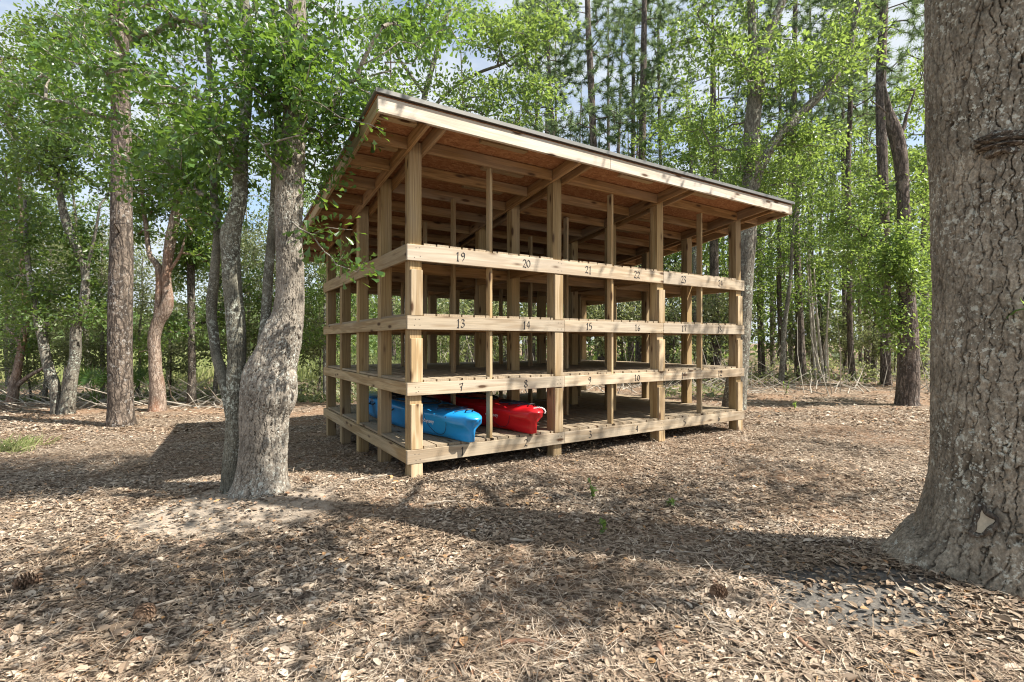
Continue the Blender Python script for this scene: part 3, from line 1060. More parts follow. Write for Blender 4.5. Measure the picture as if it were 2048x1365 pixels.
def grow(g, nodes, sprays, seed, tip=.004, k=.5, step=.22, sag=.12, seg=5, rmax=.09):
    """connect every spray point to the nearest node of the growing skeleton; returns end points and directions"""
    r = np.random.default_rng(seed)
    N = np.array([n[:3] for n in nodes]); 
    nn = len(N)
    cap = nn + len(sprays) * 16
    P = np.zeros((cap, 3)); P[:nn] = N
    D = np.full(cap, 1e9)
    d0 = np.array([np.min(np.linalg.norm(N - s, axis=1)) for s in sprays])
    order = np.argsort(d0)
    par = -np.ones(cap, int)
    load = np.zeros(cap)
    ends, dirs, paths = [], [], []
    for i in order:
        s = sprays[i]
        d = P[:nn] - s
        dist = np.sqrt((d ** 2).sum(1) + 3 * np.maximum(d[:, 2], 0) ** 2)
        a = int(np.argmin(dist))
        L = np.linalg.norm(P[a] - s)
        m = int(np.clip(L / step, 2, 14))
        t = (np.arange(1, m + 1) / m)[:, None]
        pth = P[a] * (1 - t) + s * t
        bow = np.sin(t[:, 0] * np.pi) * L * sag
        pth[:, 2] += bow * r.uniform(-.3, 1.0)
        jit = r.normal(0, .045 * min(L, 1.2), (m, 3)); jit[-1] = 0
        pth += jit
        idx = np.arange(nn, nn + m)
        P[nn:nn + m] = pth
        par[nn] = a
        par[nn + 1:nn + m] = idx[:-1]
        nn += m
        load[idx[-1]] += 1
        paths.append((a, idx))
        dd = pth[-1] - (pth[-2] if m > 1 else P[a])
        ends.append(s); dirs.append(dd)
    for i in range(nn - 1, -1, -1):
        if par[i] >= 0: load[par[i]] += load[i]
    rad = np.minimum(tip * np.maximum(load, 1) ** k, rmax)
    for a, idx in paths:
        pts = np.concatenate([P[a][None], P[idx]])
        rr = np.concatenate([[min(rad[idx[0]] * 1.05, rad[idx[0]] + .003)], rad[idx]])
        rr[-1] *= .5
        tube(g, pts, rr, seg if rr[0] > .012 else 4, False)
    return np.array(ends), norm(np.array(dirs))

def blob_points(blobs, seed, gap=.45, ns=1.6, minpx=None):
    """blobs: (px,py,rx,ry,Y,rY,count). points thinned by a noise field so that clumps and gaps form"""
    r = np.random.default_rng(seed)
    out = []
    for (px, py, rx, ry, Y, rY, n) in blobs:
        got = 0
        tries = 0
        while got < n and tries < 60:
            tries += 1
            q = r.normal(0, 1, (n * 2, 3)); q = norm(q) * (r.random((n * 2, 1)) ** (1 / 2.4))
            yy = Y + q[:, 1] * rY
            p = np.stack([(px + q[:, 0] * rx - CX) / F * yy, yy, CAMZ - (py + q[:, 2] * ry - CY) / F * yy], -1)
            keep = vnoise(p * ns, seed + 3) > gap * r.uniform(.75, 1.1, len(p))
            keep &= p[:, 2] > .25
            p = p[keep][:n - got]
            got += len(p)
            out.append(p)
    return np.concatenate(out)

def spray_leaves(g, ends, dirs, seed, n=26, size=.09, spread=.22, shape='oval', droop=.25, up=.8, fold=.25):
    r = np.random.default_rng(seed)
    m = len(ends)
    e = np.repeat(ends, n, 0); d = np.repeat(dirs, n, 0)
    t = r.random(len(e))
    rad = norm(r.normal(0, 1, e.shape))
    # sub twigs: leaves sit in a flattened puff round the twig end
    off = rad * (r.random((len(e), 1)) ** .6) * spread
    off[:, 2] *= .6
    p = e - d * (t * spread * 1.2)[:, None] + off
    ld = norm(d * .5 + rad * .9 + r.normal(0, .35, e.shape) + np.array([0, 0, -droop]))
    nm = norm(np.array([0, 0, 1.0]) * up + r.normal(0, .55, e.shape))
    sz = size * r.uniform(.45, 1.0, len(e)) * r.uniform(.85, 1.4, len(e))
    leaves(g, p, ld, nm, sz, shape, fold)

def bark_field(s, z, ncirc, ch, cv, seed):
    """plated bark: 0 in the furrows, 1 on the plates. s in cells round the trunk (wraps at ncirc), z in metres"""
    w = fbm(np.stack([s * .5, z * 4.0, 0 * s], -1), 2, seed + 50) - .5
    w2 = fbm(np.stack([s * 2.3, z * 26.0, 0 * s], -1), 3, seed + 52) - .5
    x = s + w * 1.1 + w2 * 1.0
    y = z / cv + (fbm(np.stack([s * .9, z * 5, 0 * s + 9], -1), 3, seed + 60) - .5) * 1.1 + w2 * .6
    ix, iy = np.floor(x).astype(np.int64), np.floor(y).astype(np.int64)
    f1 = np.full(len(s), 9.0); f2 = np.full(len(s), 9.0)
    a1 = np.zeros((len(s), 2)); a2 = np.zeros((len(s), 2))
    for dx in (-1, 0, 1):
        for dy in (-1, 0, 1):
            cx, cy = ix + dx, iy + dy
            wx = np.mod(cx, ncirc)
            hx = _hash(wx, cy, wx * 0, seed); hy = _hash(wx, cy, wx * 0 + 7, seed + 1)
            qx, qy = cx + .15 + .7 * hx, cy + hy
            d = np.hypot(qx - x, qy - y)
            n1 = d < f1
            n2 = (~n1) & (d < f2)
            a2 = np.where(n1[:, None], a1, np.where(n2[:, None], np.stack([qx, qy], -1), a2))
            f2 = np.where(n1, f1, np.where(n2, d, f2))
            a1 = np.where(n1[:, None], np.stack([qx, qy], -1), a1)
            f1 = np.where(n1, d, f1)
    e = a2 - a1
    horiz = np.abs(e[:, 1]) / (np.abs(e).sum(1) + 1e-6)          # 1: a cross crack, 0: an upright furrow
    wide = .05 + .17 * vnoise(np.stack([s * .8, z * 9, 0 * s], -1), seed + 70) * (1 - horiz)
    f = ss(0.0, 1.0, np.clip((f2 - f1) / wide, 0, 1))
    return 1 - (1 - f) * (1 - .62 * horiz)

def barked_stem(g, path, seg, step, ncirc, cv, depth, seed, lump=.06, roots=0, rooth=.5, rootamp=.3, flare=()):
    """detailed trunk: rows x,y,z,r"""
    p = resample(path, step)
    n = len(p)
    pts, rad = p[:, :3], p[:, 3]
    d, a, b = frames(pts)
    L = np.concatenate([[0], np.cumsum(np.linalg.norm(np.diff(pts, axis=0), axis=1))])
    th = np.arange(seg) / seg * 2 * np.pi
    T, Z = np.meshgrid(th, L)
    s = T / (2 * np.pi) * ncirc
    R = np.repeat(rad[:, None], seg, 1)
    cyl = np.stack([np.cos(T) * 1.2, np.sin(T) * 1.2, Z * 1.5], -1).reshape(-1, 3)
    lum = (fbm(cyl, 3, seed + 11).reshape(T.shape) - .5) * 2 * lump * R
    if roots:
        ph = seed * 1.7
        lob = np.maximum(0, np.cos(T * roots + ph + .6 * np.sin(T))) ** 1.5
        lum += lob * rootamp * R * np.exp(-Z / rooth)
    wx = np.cos(T) * a[:, 0:1] + np.sin(T) * b[:, 0:1]
    wy = np.cos(T) * a[:, 1:2] + np.sin(T) * b[:, 1:2]
    for (fx, fy, amp, hh, pw) in flare:
        dt = np.clip((wx * fx + wy * fy) / math.hypot(fx, fy), 0, 1) ** pw
        lum += amp * dt * np.exp(-np.clip(pts[:, 2:3] + .05, 0, 9) / hh)
    bf = bark_field(s.ravel(), Z.ravel(), ncirc, 1, cv, seed).reshape(T.shape)
    fine = fbm(np.stack([np.cos(T) * R * 60, np.sin(T) * R * 60, Z * 30], -1).reshape(-1, 3), 3, seed + 5).reshape(T.shape) - .5
    R = R + lum + (bf - 1) * depth + fine * depth * .8
    v = pts[:, None] + R[..., None] * (np.cos(T)[..., None] * a[:, None] + np.sin(T)[..., None] * b[:, None])
    i = np.arange(n - 1)[:, None] * seg; j = np.arange(seg)[None]; k = (j + 1) % seg
    q = np.stack([i + j, i + k, i + seg + k, i + seg + j], -1).reshape(-1, 4)
    g.add(v.reshape(-1, 3), q)
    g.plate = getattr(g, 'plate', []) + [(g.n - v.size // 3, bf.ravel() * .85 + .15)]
    return p

def finish_tree(name, label, cat, base, trunk_g, bark, crown_g, leafm, group=None):
    root = empty(name, base, label, cat, group)
    me = trunk_g.mesh('trunk', bark, True, base)
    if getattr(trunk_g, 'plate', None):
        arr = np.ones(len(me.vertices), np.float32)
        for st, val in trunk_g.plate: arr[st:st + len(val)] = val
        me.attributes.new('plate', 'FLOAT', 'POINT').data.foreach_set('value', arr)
    link('trunk', me, root)
    if crown_g is not None:
        link('crown', crown_g.mesh('crown', leafm, False, base), root)
    return root

def tree(name, label, stems, Y, blobs, bark, leafm, seed, n=34, size=.10, spread=.28, shape='oval', gap=.45, ns=1.3, zmin=1.2, tip=.005, seg=12, cat='tree', group=None, sag=.12, dY=None, droop=.25, base_px=None, rmax=.09):
    g, lg = Geo(), Geo()
    nodes = []
    for k, st in enumerate(stems):
        w = stem_world(st, Y)
        p = resample(w, .12)
        q = p.copy()
        nz = norm(np.stack([fbm(p[:, :3] * 1.5, 2, seed + k), fbm(p[:, :3] * 1.5 + 9, 2, seed + k), p[:, 0] * 0 + .5], -1) - .5)
        tube(g, q[:, :3], q[:, 3], seg)
        nodes += [x for x in q if x[2] > zmin]
    b = stem_world(stems[0], Y)[0]
    base = np.array([b[0], b[1], float(gh(b[:1], b[1:2])[0])])
    if blobs:
        pts = blob_points(blobs, seed, gap, ns)
        e, d = grow(g, nodes, pts, seed, tip, .45, .25, sag, rmax=rmax)
        spray_leaves(lg, e, d, seed + 1, n, size, spread, shape, droop)
    return finish_tree(name, label, cat, base, g, bark, lg if blobs else None, leafm, group)

# ---- the big oak at the right edge
def big_oak():
    g, lg = Geo(), Geo()
    c = (3.11, 3.10)
    path = [(c[0], c[1] + .06, -.45, .70), (c[0] + .0, c[1] + .05, -.14, .63), (c[0] + .0, c[1] + .04, .0, .585), (c[0], c[1] + .02, .10, .545), (c[0] + .01, c[1], .26, .485), (c[0] + .02, c[1], .62, .425), (c[0], c[1], 1.1, .40), (c[0], c[1], 1.8, .385), (c[0] - .01, c[1] + .01, 2.6, .38),
            (c[0] - .04, c[1] + .02, 3.4, .385), (c[0] - .05, c[1], 4.2, .37), (c[0] + .05, c[1] - .05, 5.0, .25), (c[0] + .2, c[1] - .1, 6.3, .15), (c[0] + .2, c[1] - .2, 8.0, .10), (c[0], c[1] - .2, 9.3, .06)]
    path = np.array(path)
    lo = path[:11]
    barked_stem(g, lo, 680, .0056, 50, .17, .024, 21, .045, 5, .42, .08, [(-1, .12, .22, .14, 7), (-.55, -1, .10, .16, 8), (.3, -1, .08, .2, 10)])
    up = resample(path[10:], .15)
    tube(g, up[:, :3], up[:, 3], 24)
    nodes = [x for x in resample(path, .2) if x[2] > 4.0]
    # unseen crown sprays, placed up the sun line to throw wanted dapples on the ground
    shade = [(150, 935, 230, 55, 7.0, 20), (260, 1140, 380, 70, 6.0, 34), (930, 1160, 420, 32, 6.2, 26), (1330, 1165, 280, 45, 6.0, 18), (1200, 930, 420, 50, 8.0, 30), (1480, 1000, 330, 70, 7.5, 36), (1560, 850, 280, 28, 10, 26), (1700, 900, 160, 60, 8, 16), (1750, 990, 90, 60, 6.5, 6), (900, 1010, 300, 50, 6.8, 12), (1250, 1240, 500, 60, 5.6, 10), (350, 1010, 260, 40, 6.6, 8), (1050, 1035, 280, 40, 7.0, 14),
             (1260, 985, 260, 32, 7.2, 14), (480, 1250, 330, 60, 5.6, 14), (1700, 1300, 260, 50, 5.4, 12), (640, 1080, 200, 40, 6.4, 10), (1600, 920, 220, 36, 8.0, 12), (60, 1220, 180, 50, 5.6, 8), (1560, 1060, 200, 40, 6.5, 8), (900, 1300, 500, 60, 5.4, 5)]
    r = np.random.default_rng(77)
    sp = []
    for (px, py, rx, ry, z, n) in shade:
        for _ in range(int(n * 2.1)):
            a = r.normal(0, 1, 2); a = a / np.linalg.norm(a) * r.random() ** .5
            Y = CAMZ * F / (py + a[1] * ry - CY)
            X = (px + a[0] * rx - CX) / F * Y
            if vnoise(np.array([[X * 1.3, Y * 1.6, 2.0]]), 13)[0] < .38: continue
            zz = z + r.uniform(-1.0, .6)
            sp.append((X + SUNV.x / SUNV.z * zz, Y + SUNV.y / SUNV.z * zz, zz))
    for (u_, z_, n_) in ((3.3, 3.4, 5), (4.6, 3.5, 6), (5.6, 2.4, 7), (5.0, 1.6, 8), (5.6, .9, 8), (4.4, .6, 8), (3.0, .8, 5), (1.9, .3, 4), (2.4, 3.7, 3)):  # more unseen sprays, placed up-sun of the rack front to dapple it
        for _ in range(n_):
            uu, zz0 = u_ + r.normal(0, .35), z_ + r.normal(0, .25)
            X, Y = RX + RC * uu + RS * .1, RY + RS * uu - RC * .1
            zz = 7.6 + r.uniform(-.5, .8) - zz0
            sp.append((X + SUNV.x / SUNV.z * zz, Y + SUNV.y / SUNV.z * zz, zz + zz0))
    sp = np.array(sp)
    e, d = grow(g, nodes, sp, 5, .0035, .45, .35, .06, 6, .06)
    spray_leaves(lg, e, d, 6, 17, .135, .50, 'spoon')
    base = np.array([c[0], c[1], 0.0])
    root = finish_tree('oak_tree', 'massive grey furrowed oak trunk at the right edge, with a pale triangular scar', 'tree', base, g, M['bark_oak'], lg, M['leaf_oak'])
    from mathutils.bvhtree import BVHTree
    bv = BVHTree.FromPolygons(g.v[0].tolist(), g.q[0].tolist())
    def surf(px, py, off):
        o_ = Vector((0, 0, CAMZ)); d_ = Vector(W(px, py, 3.0)) - o_
        h, nn, _, _ = bv.ray_cast(o_, d_.normalized())
        nr = np.array([h.x - c[0], h.y - c[1], 0]); nr /= np.linalg.norm(nr)
        return np.array(h) + nr * off
    # gnarled knob of an old healed branch
    kn = surf(2004, 286, -.035)
    th = np.linspace(0, 2 * np.pi, 61)[:-1]; ph = np.linspace(0, np.pi, 41)
    Tm, Pm = np.meshgrid(th, ph)
    dirs = np.stack([np.sin(Pm) * np.cos(Tm), np.cos(Pm), np.sin(Pm) * np.sin(Tm)], -1).reshape(-1, 3)
    lump = (fbm(dirs * np.array([1.8, 1.8, 5.5]), 4, 4) - .5)
    rr = .10 * (1 + .75 * lump + .22 * np.sin(dirs[:, 2] * 14 + 4 * lump))
    gk = Geo(); nT = len(th)
    gk.add(kn + dirs * rr[:, None] * np.array([1.15, .95, .66]), [[a_ * nT + b_, a_ * nT + (b_ + 1) % nT, (a_ + 1) * nT + (b_ + 1) % nT, (a_ + 1) * nT + b_] for a_ in range(len(ph) - 1) for b_ in range(nT)])
    link('knob', gk.mesh('knob', M['bark_dark'], True, base), root)
    # pale triangular scar with a raised lip
    Yd = 2.675
    tpx = [(1950, 1062), (1966, 1012), (1975, 1026), (1993, 1040), (1982, 1056), (1966, 1066)]
    tri = [surf(a_, b_, 0) for a_, b_ in tpx]
    cen = np.mean(tri, 0)
    n_ = norm(cen - np.array([c[0], c[1], cen[2]]))
    g2 = Geo()
    def onto(p, off):
        d_ = np.array(p) - np.array([0, 0, CAMZ])
        return surf(CX + F * d_[0] / d_[1], CY - F * d_[2] / d_[1], off)
    t3 = np.array([onto(p, .02) for p in tri])
    g2.add(np.concatenate([t3, [np.mean(t3, 0)]]), None, [[a, (a + 1) % 6, 6] for a in range(6)])
    link('scar', g2.mesh('scar', plain('bare_scar_wood', (.42, .36, .27), .8, 0, .2, .25, 18), False, base), root)
    g3 = Geo()
    ring = np.array([onto(cen + (p - cen) * 1.14, .018) for p in tri])
    ring = np.concatenate([ring, ring[:1], ring[1:2]])
    rg = resample(np.c_[ring, np.full(len(ring), .014)], .012)
    tube(g3, rg[:, :3], rg[:, 3] * (1 + .3 * np.sin(np.arange(len(rg)) * .7)), 8, False)
    link('scar_lip', g3.mesh('scar_lip', M['bark_dark'], True, base), root)
    # little leafy sprout on the trunk
    g4 = Geo()
    bp = onto(W(2010, 640, 2.72), -.01)
    r = np.random.default_rng(3)
    tipv = bp + np.array([.02, -.10, .06])
    tube(g4, [bp, (bp + tipv) / 2 + [0, 0, .02], tipv], [.006, .005, .003], 5)
    m = 7
    ld = norm(np.array([[-.9, -.5, .5], [-.5, -.8, .1], [.5, -.7, .6], [1, -.3, .2], [.9, -.4, -.1], [-.3, -.8, -.7], [.2, -.9, .9]]))
    leaves(g4, np.repeat(tipv[None], m, 0), ld, norm(np.array([[0, -.5, 1.0]] * m) + r.normal(0, .3, (m, 3))), np.full(m, .085) * r.uniform(.7, 1.15, m), 'spoon')
    link('sprout', g4.mesh('sprout', M['leaf_lime'], False, base), root)
big_oak()

# ---- the twin stemmed oak left of the rack
def twin_oak():
    Y = 4.85
    g, lg = Geo(), Geo()
    z0 = float(gh(np.array([-2.45]), np.array([4.85]))[0])
    main = [(522, 1050, 185), (521, 1020, 150), (521, 1000, 128), (523, 962, 100), (526, 922, 90), (529, 880, 87), (529, 827, 90), (536, 789, 101), (538, 750, 96), (552, 712, 82), (564, 674, 74), (575, 636, 60), (580, 598, 53), (581, 540, 50), (578, 470, 49), (578, 400, 51), (585, 290, 48), (593, 193, 41), (595, 100, 38), (592, 0, 35), (580, -110, 30), (560, -240, 22), (548, -340, 12)]
    w = stem_world(main, Y)
    w[:, 3] *= 1.02
    barked_stem(g, w[:20], 340, .0066, 36, .13, .019, 31, .12, 5, .09, .22, [(1, -.5, .10, .12, 6), (-.3, -1, .07, .10, 10)])
    up = resample(w[19:], .12); tube(g, up[:, :3], up[:, 3], 14)
    second = [(472, 1030, 62, -.02), (468, 990, 52, -.02), (466, 941, 40), (469, 865, 33), (470, 789, 31), (472, 750, 33), (474, 712, 33), (473, 674, 35), (471, 636, 36), (467, 598, 34), (464, 560, 34), (462, 517, 33), (461, 470, 36), (470, 435, 31), (479, 400, 28), (481, 355, 27), (482, 290, 26), (490, 226, 24), (496, 130, 22), (490, 20, 20), (470, -120, 16), (450, -250, 9)]
    w2 = stem_world(second, Y, .05)
    main_g = g; g = Geo()
    barked_stem(g, w2[:19], 180, .008, 24, .13, .010, 35, .08)
    up2 = resample(w2[18:], .12); tube(g, up2[:, :3], up2[:, 3], 12)
    third = [(464, 840, 22, .1), (456, 795, 22, .12), (446, 755, 22, .15), (433, 712, 19, .2), (428, 674, 19, .25), (423, 636, 19, .3), (424, 598, 20, .3), (428, 560, 18, .3), (431, 517, 16, .3), (435, 452, 14, .3), (427, 385, 14, .3), (426, 322, 15, .3), (422, 258, 13, .3), (421, 161, 11, .3), (410, 40, 9, .3), (390, -100, 6, .3)]
    w3 = stem_world(third, Y)
    p3 = resample(w3, .06); tube(g, p3[:, :3], p3[:, 3], 16)
    fourth = [(530, 740, 20, .0), (526, 690, 22, .04), (530, 648, 18, .10), (534, 598, 19, .15), (537, 545, 18, .18), (543, 480, 17, .2), (549, 400, 17, .22), (552, 330, 16, .22), (555, 250, 14, .22), (552, 130, 11, .22), (545, 0, 8, .2)]
    w4 = stem_world(fourth, Y)
    p4 = resample(w4, .06); tube(g, p4[:, :3], p4[:, 3], 16)
    stem_g = g; g = main_g
    # healed seam: a long rib down the main stem where the fourth stem leaves it
    rib = stem_world([(541, 640, 12, -.10), (530, 672, 15, -.13), (516, 712, 16, -.16), (505, 750, 15, -.17), (497, 790, 12, -.16), (493, 830, 7, -.12)], Y)
    pr = resample(rib, .03); tube(g, pr[:, :3], pr[:, 3], 10)
    for (bx, by, br) in ((580, 760, 19), (567, 905, 10), (598, 668, 7), (497, 872, 9)):
        kk = W(bx, by, Y - .02)
        th = np.linspace(0, 2 * np.pi, 17)[:-1]; ph = np.linspace(0, np.pi, 9)
        Tm, Pm = np.meshgrid(th, ph)
        dd = np.stack([np.sin(Pm) * np.cos(Tm), np.cos(Pm), np.sin(Pm) * np.sin(Tm)], -1).reshape(-1, 3)
        v = kk + dd * (br / F * Y) * (1 + .4 * (fbm(dd * 2 + bx, 2, 8) - .5))[:, None] * np.array([.7, 1.0, 1.35])
        g.add(v, [[a * 16 + b_, a * 16 + (b_ + 1) % 16, (a + 1) * 16 + (b_ + 1) % 16, (a + 1) * 16 + b_] for a in range(8) for b_ in range(16)])
    nodes = [x for p in (resample(w, .15), resample(w2, .15), p3[::3], p4[::3]) for x in p if x[2] > 2.55]
    blobs = [(330, 90, 230, 130, 5.4, 1.2, 110), (140, 150, 190, 150, 6.2, 1.0, 100), (600, 90, 170, 130, 4.9, .9, 110), (470, 250, 150, 120, 4.7, .7, 100), (330, 330, 130, 90, 5.4, .7, 70),
             (690, 190, 110, 110, 5.2, .6, 60), (800, 60, 150, 75, 5.6, .8, 70), (655, 310, 50, 90, 5.2, .4, 26), (410, 420, 60, 60, 5.1, .4, 18), (550, 190, 80, 120, 4.35, .3, 40),
             (420, -80, 420, 100, 5.6, 1.6, 80)]
    pts = blob_points(blobs, 41, .42, 1.9)
    extra = np.array([W(655, 455, 4.45), W(690, 500, 4.4), W(715, 545, 4.4), (W(705, 460, 4.45)), W(650, 505, 4.5), W(625, 470, 4.5), W(640, 385, 4.6), W(765, 262, 4.2), W(735, 520, 4.38), W(672, 530, 4.42)])
    pts = np.concatenate([pts, extra])
    e, d = grow(g, nodes, pts, 43, .0035, .48, .16, .10, 6, .07)
    spray_leaves(lg, e, d, 44, 24, .085, .19, 'spoon', .35, .7, .2)
    base = np.array([w[0][0], Y, z0])
    root = finish_tree('oak_tree', 'leaning pale oak with several stems growing just left of the rack', 'tree', base, g, M['bark_twin'], lg, M['leaf_oak'])
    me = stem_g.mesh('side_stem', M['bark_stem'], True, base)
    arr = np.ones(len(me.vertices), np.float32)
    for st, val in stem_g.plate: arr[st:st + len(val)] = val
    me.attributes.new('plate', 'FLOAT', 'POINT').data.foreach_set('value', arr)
    link('side_stem', me, root)
twin_oak()

# ---- pines
def needle_tufts(g, ends, dirs, seed, n=34, size=.26, w=.012):
    r = np.random.default_rng(seed)
    e = np.repeat(ends, n, 0); d = np.repeat(dirs, n, 0)
    t = r.random(len(e))[:, None]
    p = e - d * t * .28
    ld = norm(d * r.uniform(.1, 1.0, (len(e), 1)) + norm(r.normal(0, 1, e.shape)) * .85)
    s = norm(np.cross(ld, r.normal(0, 1, e.shape))) * w
    L = size * r.uniform(.7, 1.15, (len(e), 1))
    v = np.stack([p - s, p + s, p + ld * L], 1)
    g.add(v.reshape(-1, 3), None, np.arange(len(e) * 3).reshape(-1, 3))

def pine(label, stem, Y, zc0, ntuft, rad, seed, bark='bark_farpine', group='slim pines in the stand behind the rack', size=.28, cat='pine tree', w=None, dead=6, topz=None):
    g, lg = Geo(), Geo()
    ws = stem_world(stem, Y)
    r = np.random.default_rng(seed)
    last = ws[-1]
    H = topz or (last[2] + 4)
    dirv = (ws[-1, :3] - ws[-2, :3]); dirv = dirv / dirv[2]
    ext = [np.array([*(last[:3] + dirv * (H - last[2]) * f), last[3] * (1 - f * .85)]) for f in (.35, .7, 1.0)] if H > last[2] + .5 else []
    ws = np.array(list(ws) + ext)
    p = resample(ws, .3)
    tube(g, p[:, :3], p[:, 3], 12)
    sp = []
    nodes = [x for x in p if x[2] > zc0 * .9]
    HH = max(H, zc0 + 9)
    for _ in range(int(ntuft * 1.9)):
        z = zc0 + (H - zc0) * r.random() ** .9
        i = int(np.argmin(np.abs(p[:, 2] - z)))
        R = rad * (1 - .55 * (z - zc0) / (HH - zc0)) * (.35 + .65 * r.random())
        a = r.random() * 6.283
        cl = vnoise(np.array([[a * 1.2, z * .9, seed * 1.0]]), seed)[0]
        if cl < .36: continue
        sp.append(p[i, :3] + np.array([math.cos(a) * R, math.sin(a) * R, .25 * R]))
    if sp:
        e, d = grow(g, nodes, np.array(sp), seed, .006, .5, .35, -.05, 5, .06)
        needle_tufts(lg, e, d, seed + 1, 60, size, w or max(.006, Y * .0006))
    # bare dead branch stubs lower on the trunk
    for _ in range(dead):
        z = r.uniform(zc0 * .45, zc0)
        i = int(np.argmin(np.abs(p[:, 2] - z)))
        a = r.random() * 6.283; L = r.uniform(.5, 1.6)
        q = p[i, :3] + np.array([[0, 0, 0], [math.cos(a) * L * .5, math.sin(a) * L * .5, .12 * L], [math.cos(a + .3) * L, math.sin(a + .3) * L, .05 * L]])
        tube(g, q, [.02, .013, .005], 5, False)
    b = ws[0]
    base = np.array([b[0], b[1], float(gh(b[:1], b[1:2])[0])])
    return finish_tree('pine_tree', label, cat, base, g, M[bark], lg if sp else None, M['needle'], group)

YC = base_at(243, 852)
pine('stout brown pine trunk standing alone left of the leaning pale oak', [(243, 862, 56), (242, 838, 47), (241, 790, 42), (240, 700, 41), (241, 600, 41), (243, 500, 39), (243, 420, 36), (243, 300, 34), (240, 120, 31), (237, -60, 28), (236, -260, 24)], YC, 7.2, 150, 2.6, 50, 'bark_pine', None, .25, dead=3, topz=12)

PINES = [
    ('grey pine rising behind the middle of the roof, thickest in the gap of sky', [(1205, 752, 19), (1202, 640, 17), (1196, 480, 15), (1187, 290, 14), (1181, 145, 13), (1176, 40, 11), (1172, -120, 9)], 21, 8.6, 170, 3.0),
    ('straight pine with light bark behind the right half of the roof', [(1279, 745, 18), (1280, 600, 16), (1282, 400, 14), (1285, 260, 14), (1287, 120, 12), (1289, 0, 10), (1290, -140, 8)], 22, 9, 170, 3.0),
    ('thin dark pine just left of the straight light pine behind the roof', [(1262, 742, 11), (1264, 500, 9), (1266, 300, 8), (1267, 120, 7), (1268, -40, 5)], 24, 8.5, 130, 2.4),
    ('thin bare lower pine with whorls of dead branches above the right of the roof', [(1328, 742, 10), (1325, 560, 9), (1321, 330, 7), (1318, 180, 6), (1316, 30, 4)], 24, 9.0, 120, 2.6),
    ('slightly leaning slim pine above the left third of the roof', [(1112, 745, 10), (1108, 500, 9), (1106, 270, 8), (1099, 160, 7), (1094, 20, 6)], 22, 8.0, 160, 2.8),
    ('darkest slim pine above the left third of the roof', [(1066, 745, 9), (1070, 500, 8), (1073, 260, 7), (1072, 120, 6), (1071, 0, 4)], 24, 8.0, 150, 2.6),
    ('tall straight pine directly behind the broken snag at right', [(1772, 778, 21), (1771, 722, 18), (1772, 560, 17), (1769, 416, 16), (1764, 300, 19), (1762, 150, 18), (1768, 20, 14), (1776, -120, 10)], 17.6, 9.0, 150, 2.6),
    ('dark pine trunk with a straight clean base left of the pale saplings', [(1604, 764, 22), (1602, 730, 19), (1600, 658, 15), (1595, 540, 13), (1590, 360, 12), (1588, 200, 11), (1590, 40, 9), (1592, -80, 7)], 19.7, 9.0, 150, 2.6),
    ('slim red brown pine right of the pale saplings', [(1705, 764, 14), (1701, 690, 11), (1699, 600, 10), (1698, 480, 10), (1696, 350, 10), (1701, 193, 9), (1703, 60, 8), (1704, -60, 6)], 20, 9.5, 140, 2.4),
    ('dark pine trunk just right of the rack corner', [(1524, 752, 14), (1521, 640, 11), (1519, 500, 10), (1518, 380, 9), (1516, 180, 8)], 24, 10, 100, 2.2),
    ('slender dark pole pine between the rack corner and the clean based pine', [(1572, 766, 8), (1566, 700, 8), (1559, 620, 9), (1558, 480, 8), (1560, 330, 6), (1560, 150, 5)], 20, 8.5, 90, 2.0),
    ('short shadowed pine trunk deep in the stand near the snag', [(1737, 742, 16), (1735, 650, 13), (1733, 520, 11), (1732, 330, 9), (1731, 120, 7)], 28, 11, 120, 2.6),
    ('narrow pine seen above the arching limb at upper right', [(1626, 744, 9), (1624, 560, 7), (1622, 300, 6), (1621, 150, 5), (1620, 0, 4)], 26, 9, 120, 2.4),
    ('pine trunk showing through the rack in its right bay', [(1432, 748, 21), (1430, 650, 19), (1428, 520, 17), (1427, 380, 14), (1426, 200, 11)], 20, 11, 90, 2.4),
    ('pine trunk showing through the rack left of its middle post', [(1084, 742, 12), (1086, 600, 11), (1090, 430, 10), (1094, 250, 8)], 26, 11, 90, 2.6),
    ('narrow pine trunk beside the stout one deep at right', [(1690, 752, 10), (1689, 640, 8), (1687, 480, 7), (1686, 250, 6)], 25, 10, 100, 2.2),
]
for i, (lab, st, Y, zc, nt, rd) in enumerate(PINES):
    b = st[0]
    pine(lab, st, Y, zc, nt, rd, 100 + i * 7, 'bark_farpine', topz=max(16, CAMZ + 700 / F * Y * .98))

# ---- the other trees seen by shape
YD = base_at(315, 822)
tree('oak_tree', 'crooked reddish barked tree with an elbow bend and two forks', [
    [(315, 830, 36), (315, 813, 31), (315, 775, 27), (311, 742, 23), (310, 710, 22), (308, 678, 22), (316, 646, 23), (331, 620, 24), (336, 597, 20), (333, 565, 17), (334, 533, 17), (341, 484, 20), (347, 452, 19), (353, 415, 16), (362, 340, 12), (372, 250, 8)],
    [(312, 655, 14), (318, 613, 16), (319, 565, 13), (316, 533, 13), (302, 516, 10), (297, 498, 9), (292, 452, 8), (287, 415, 7), (280, 340, 5)],
    [(334, 548, 7), (348, 530, 6), (362, 505, 5), (372, 470, 4)]], YD,
    [(350, 400, 90, 80, YD, 1.2, 60), (280, 330, 100, 90, YD, 1.2, 60), (380, 560, 60, 60, YD + .6, .6, 30), (400, 480, 60, 60, YD + .8, .6, 30), (270, 450, 40, 60, YD + 1, .6, 20), (290, 690, 50, 40, YD + 1, .6, 14), (330, 250, 120, 80, YD, 1.2, 80), (440, 330, 90, 110, YD + 1, 1, 60)], M['bark_red'], M['leaf_mid'], 61, 36, .11, .30, gap=.5)
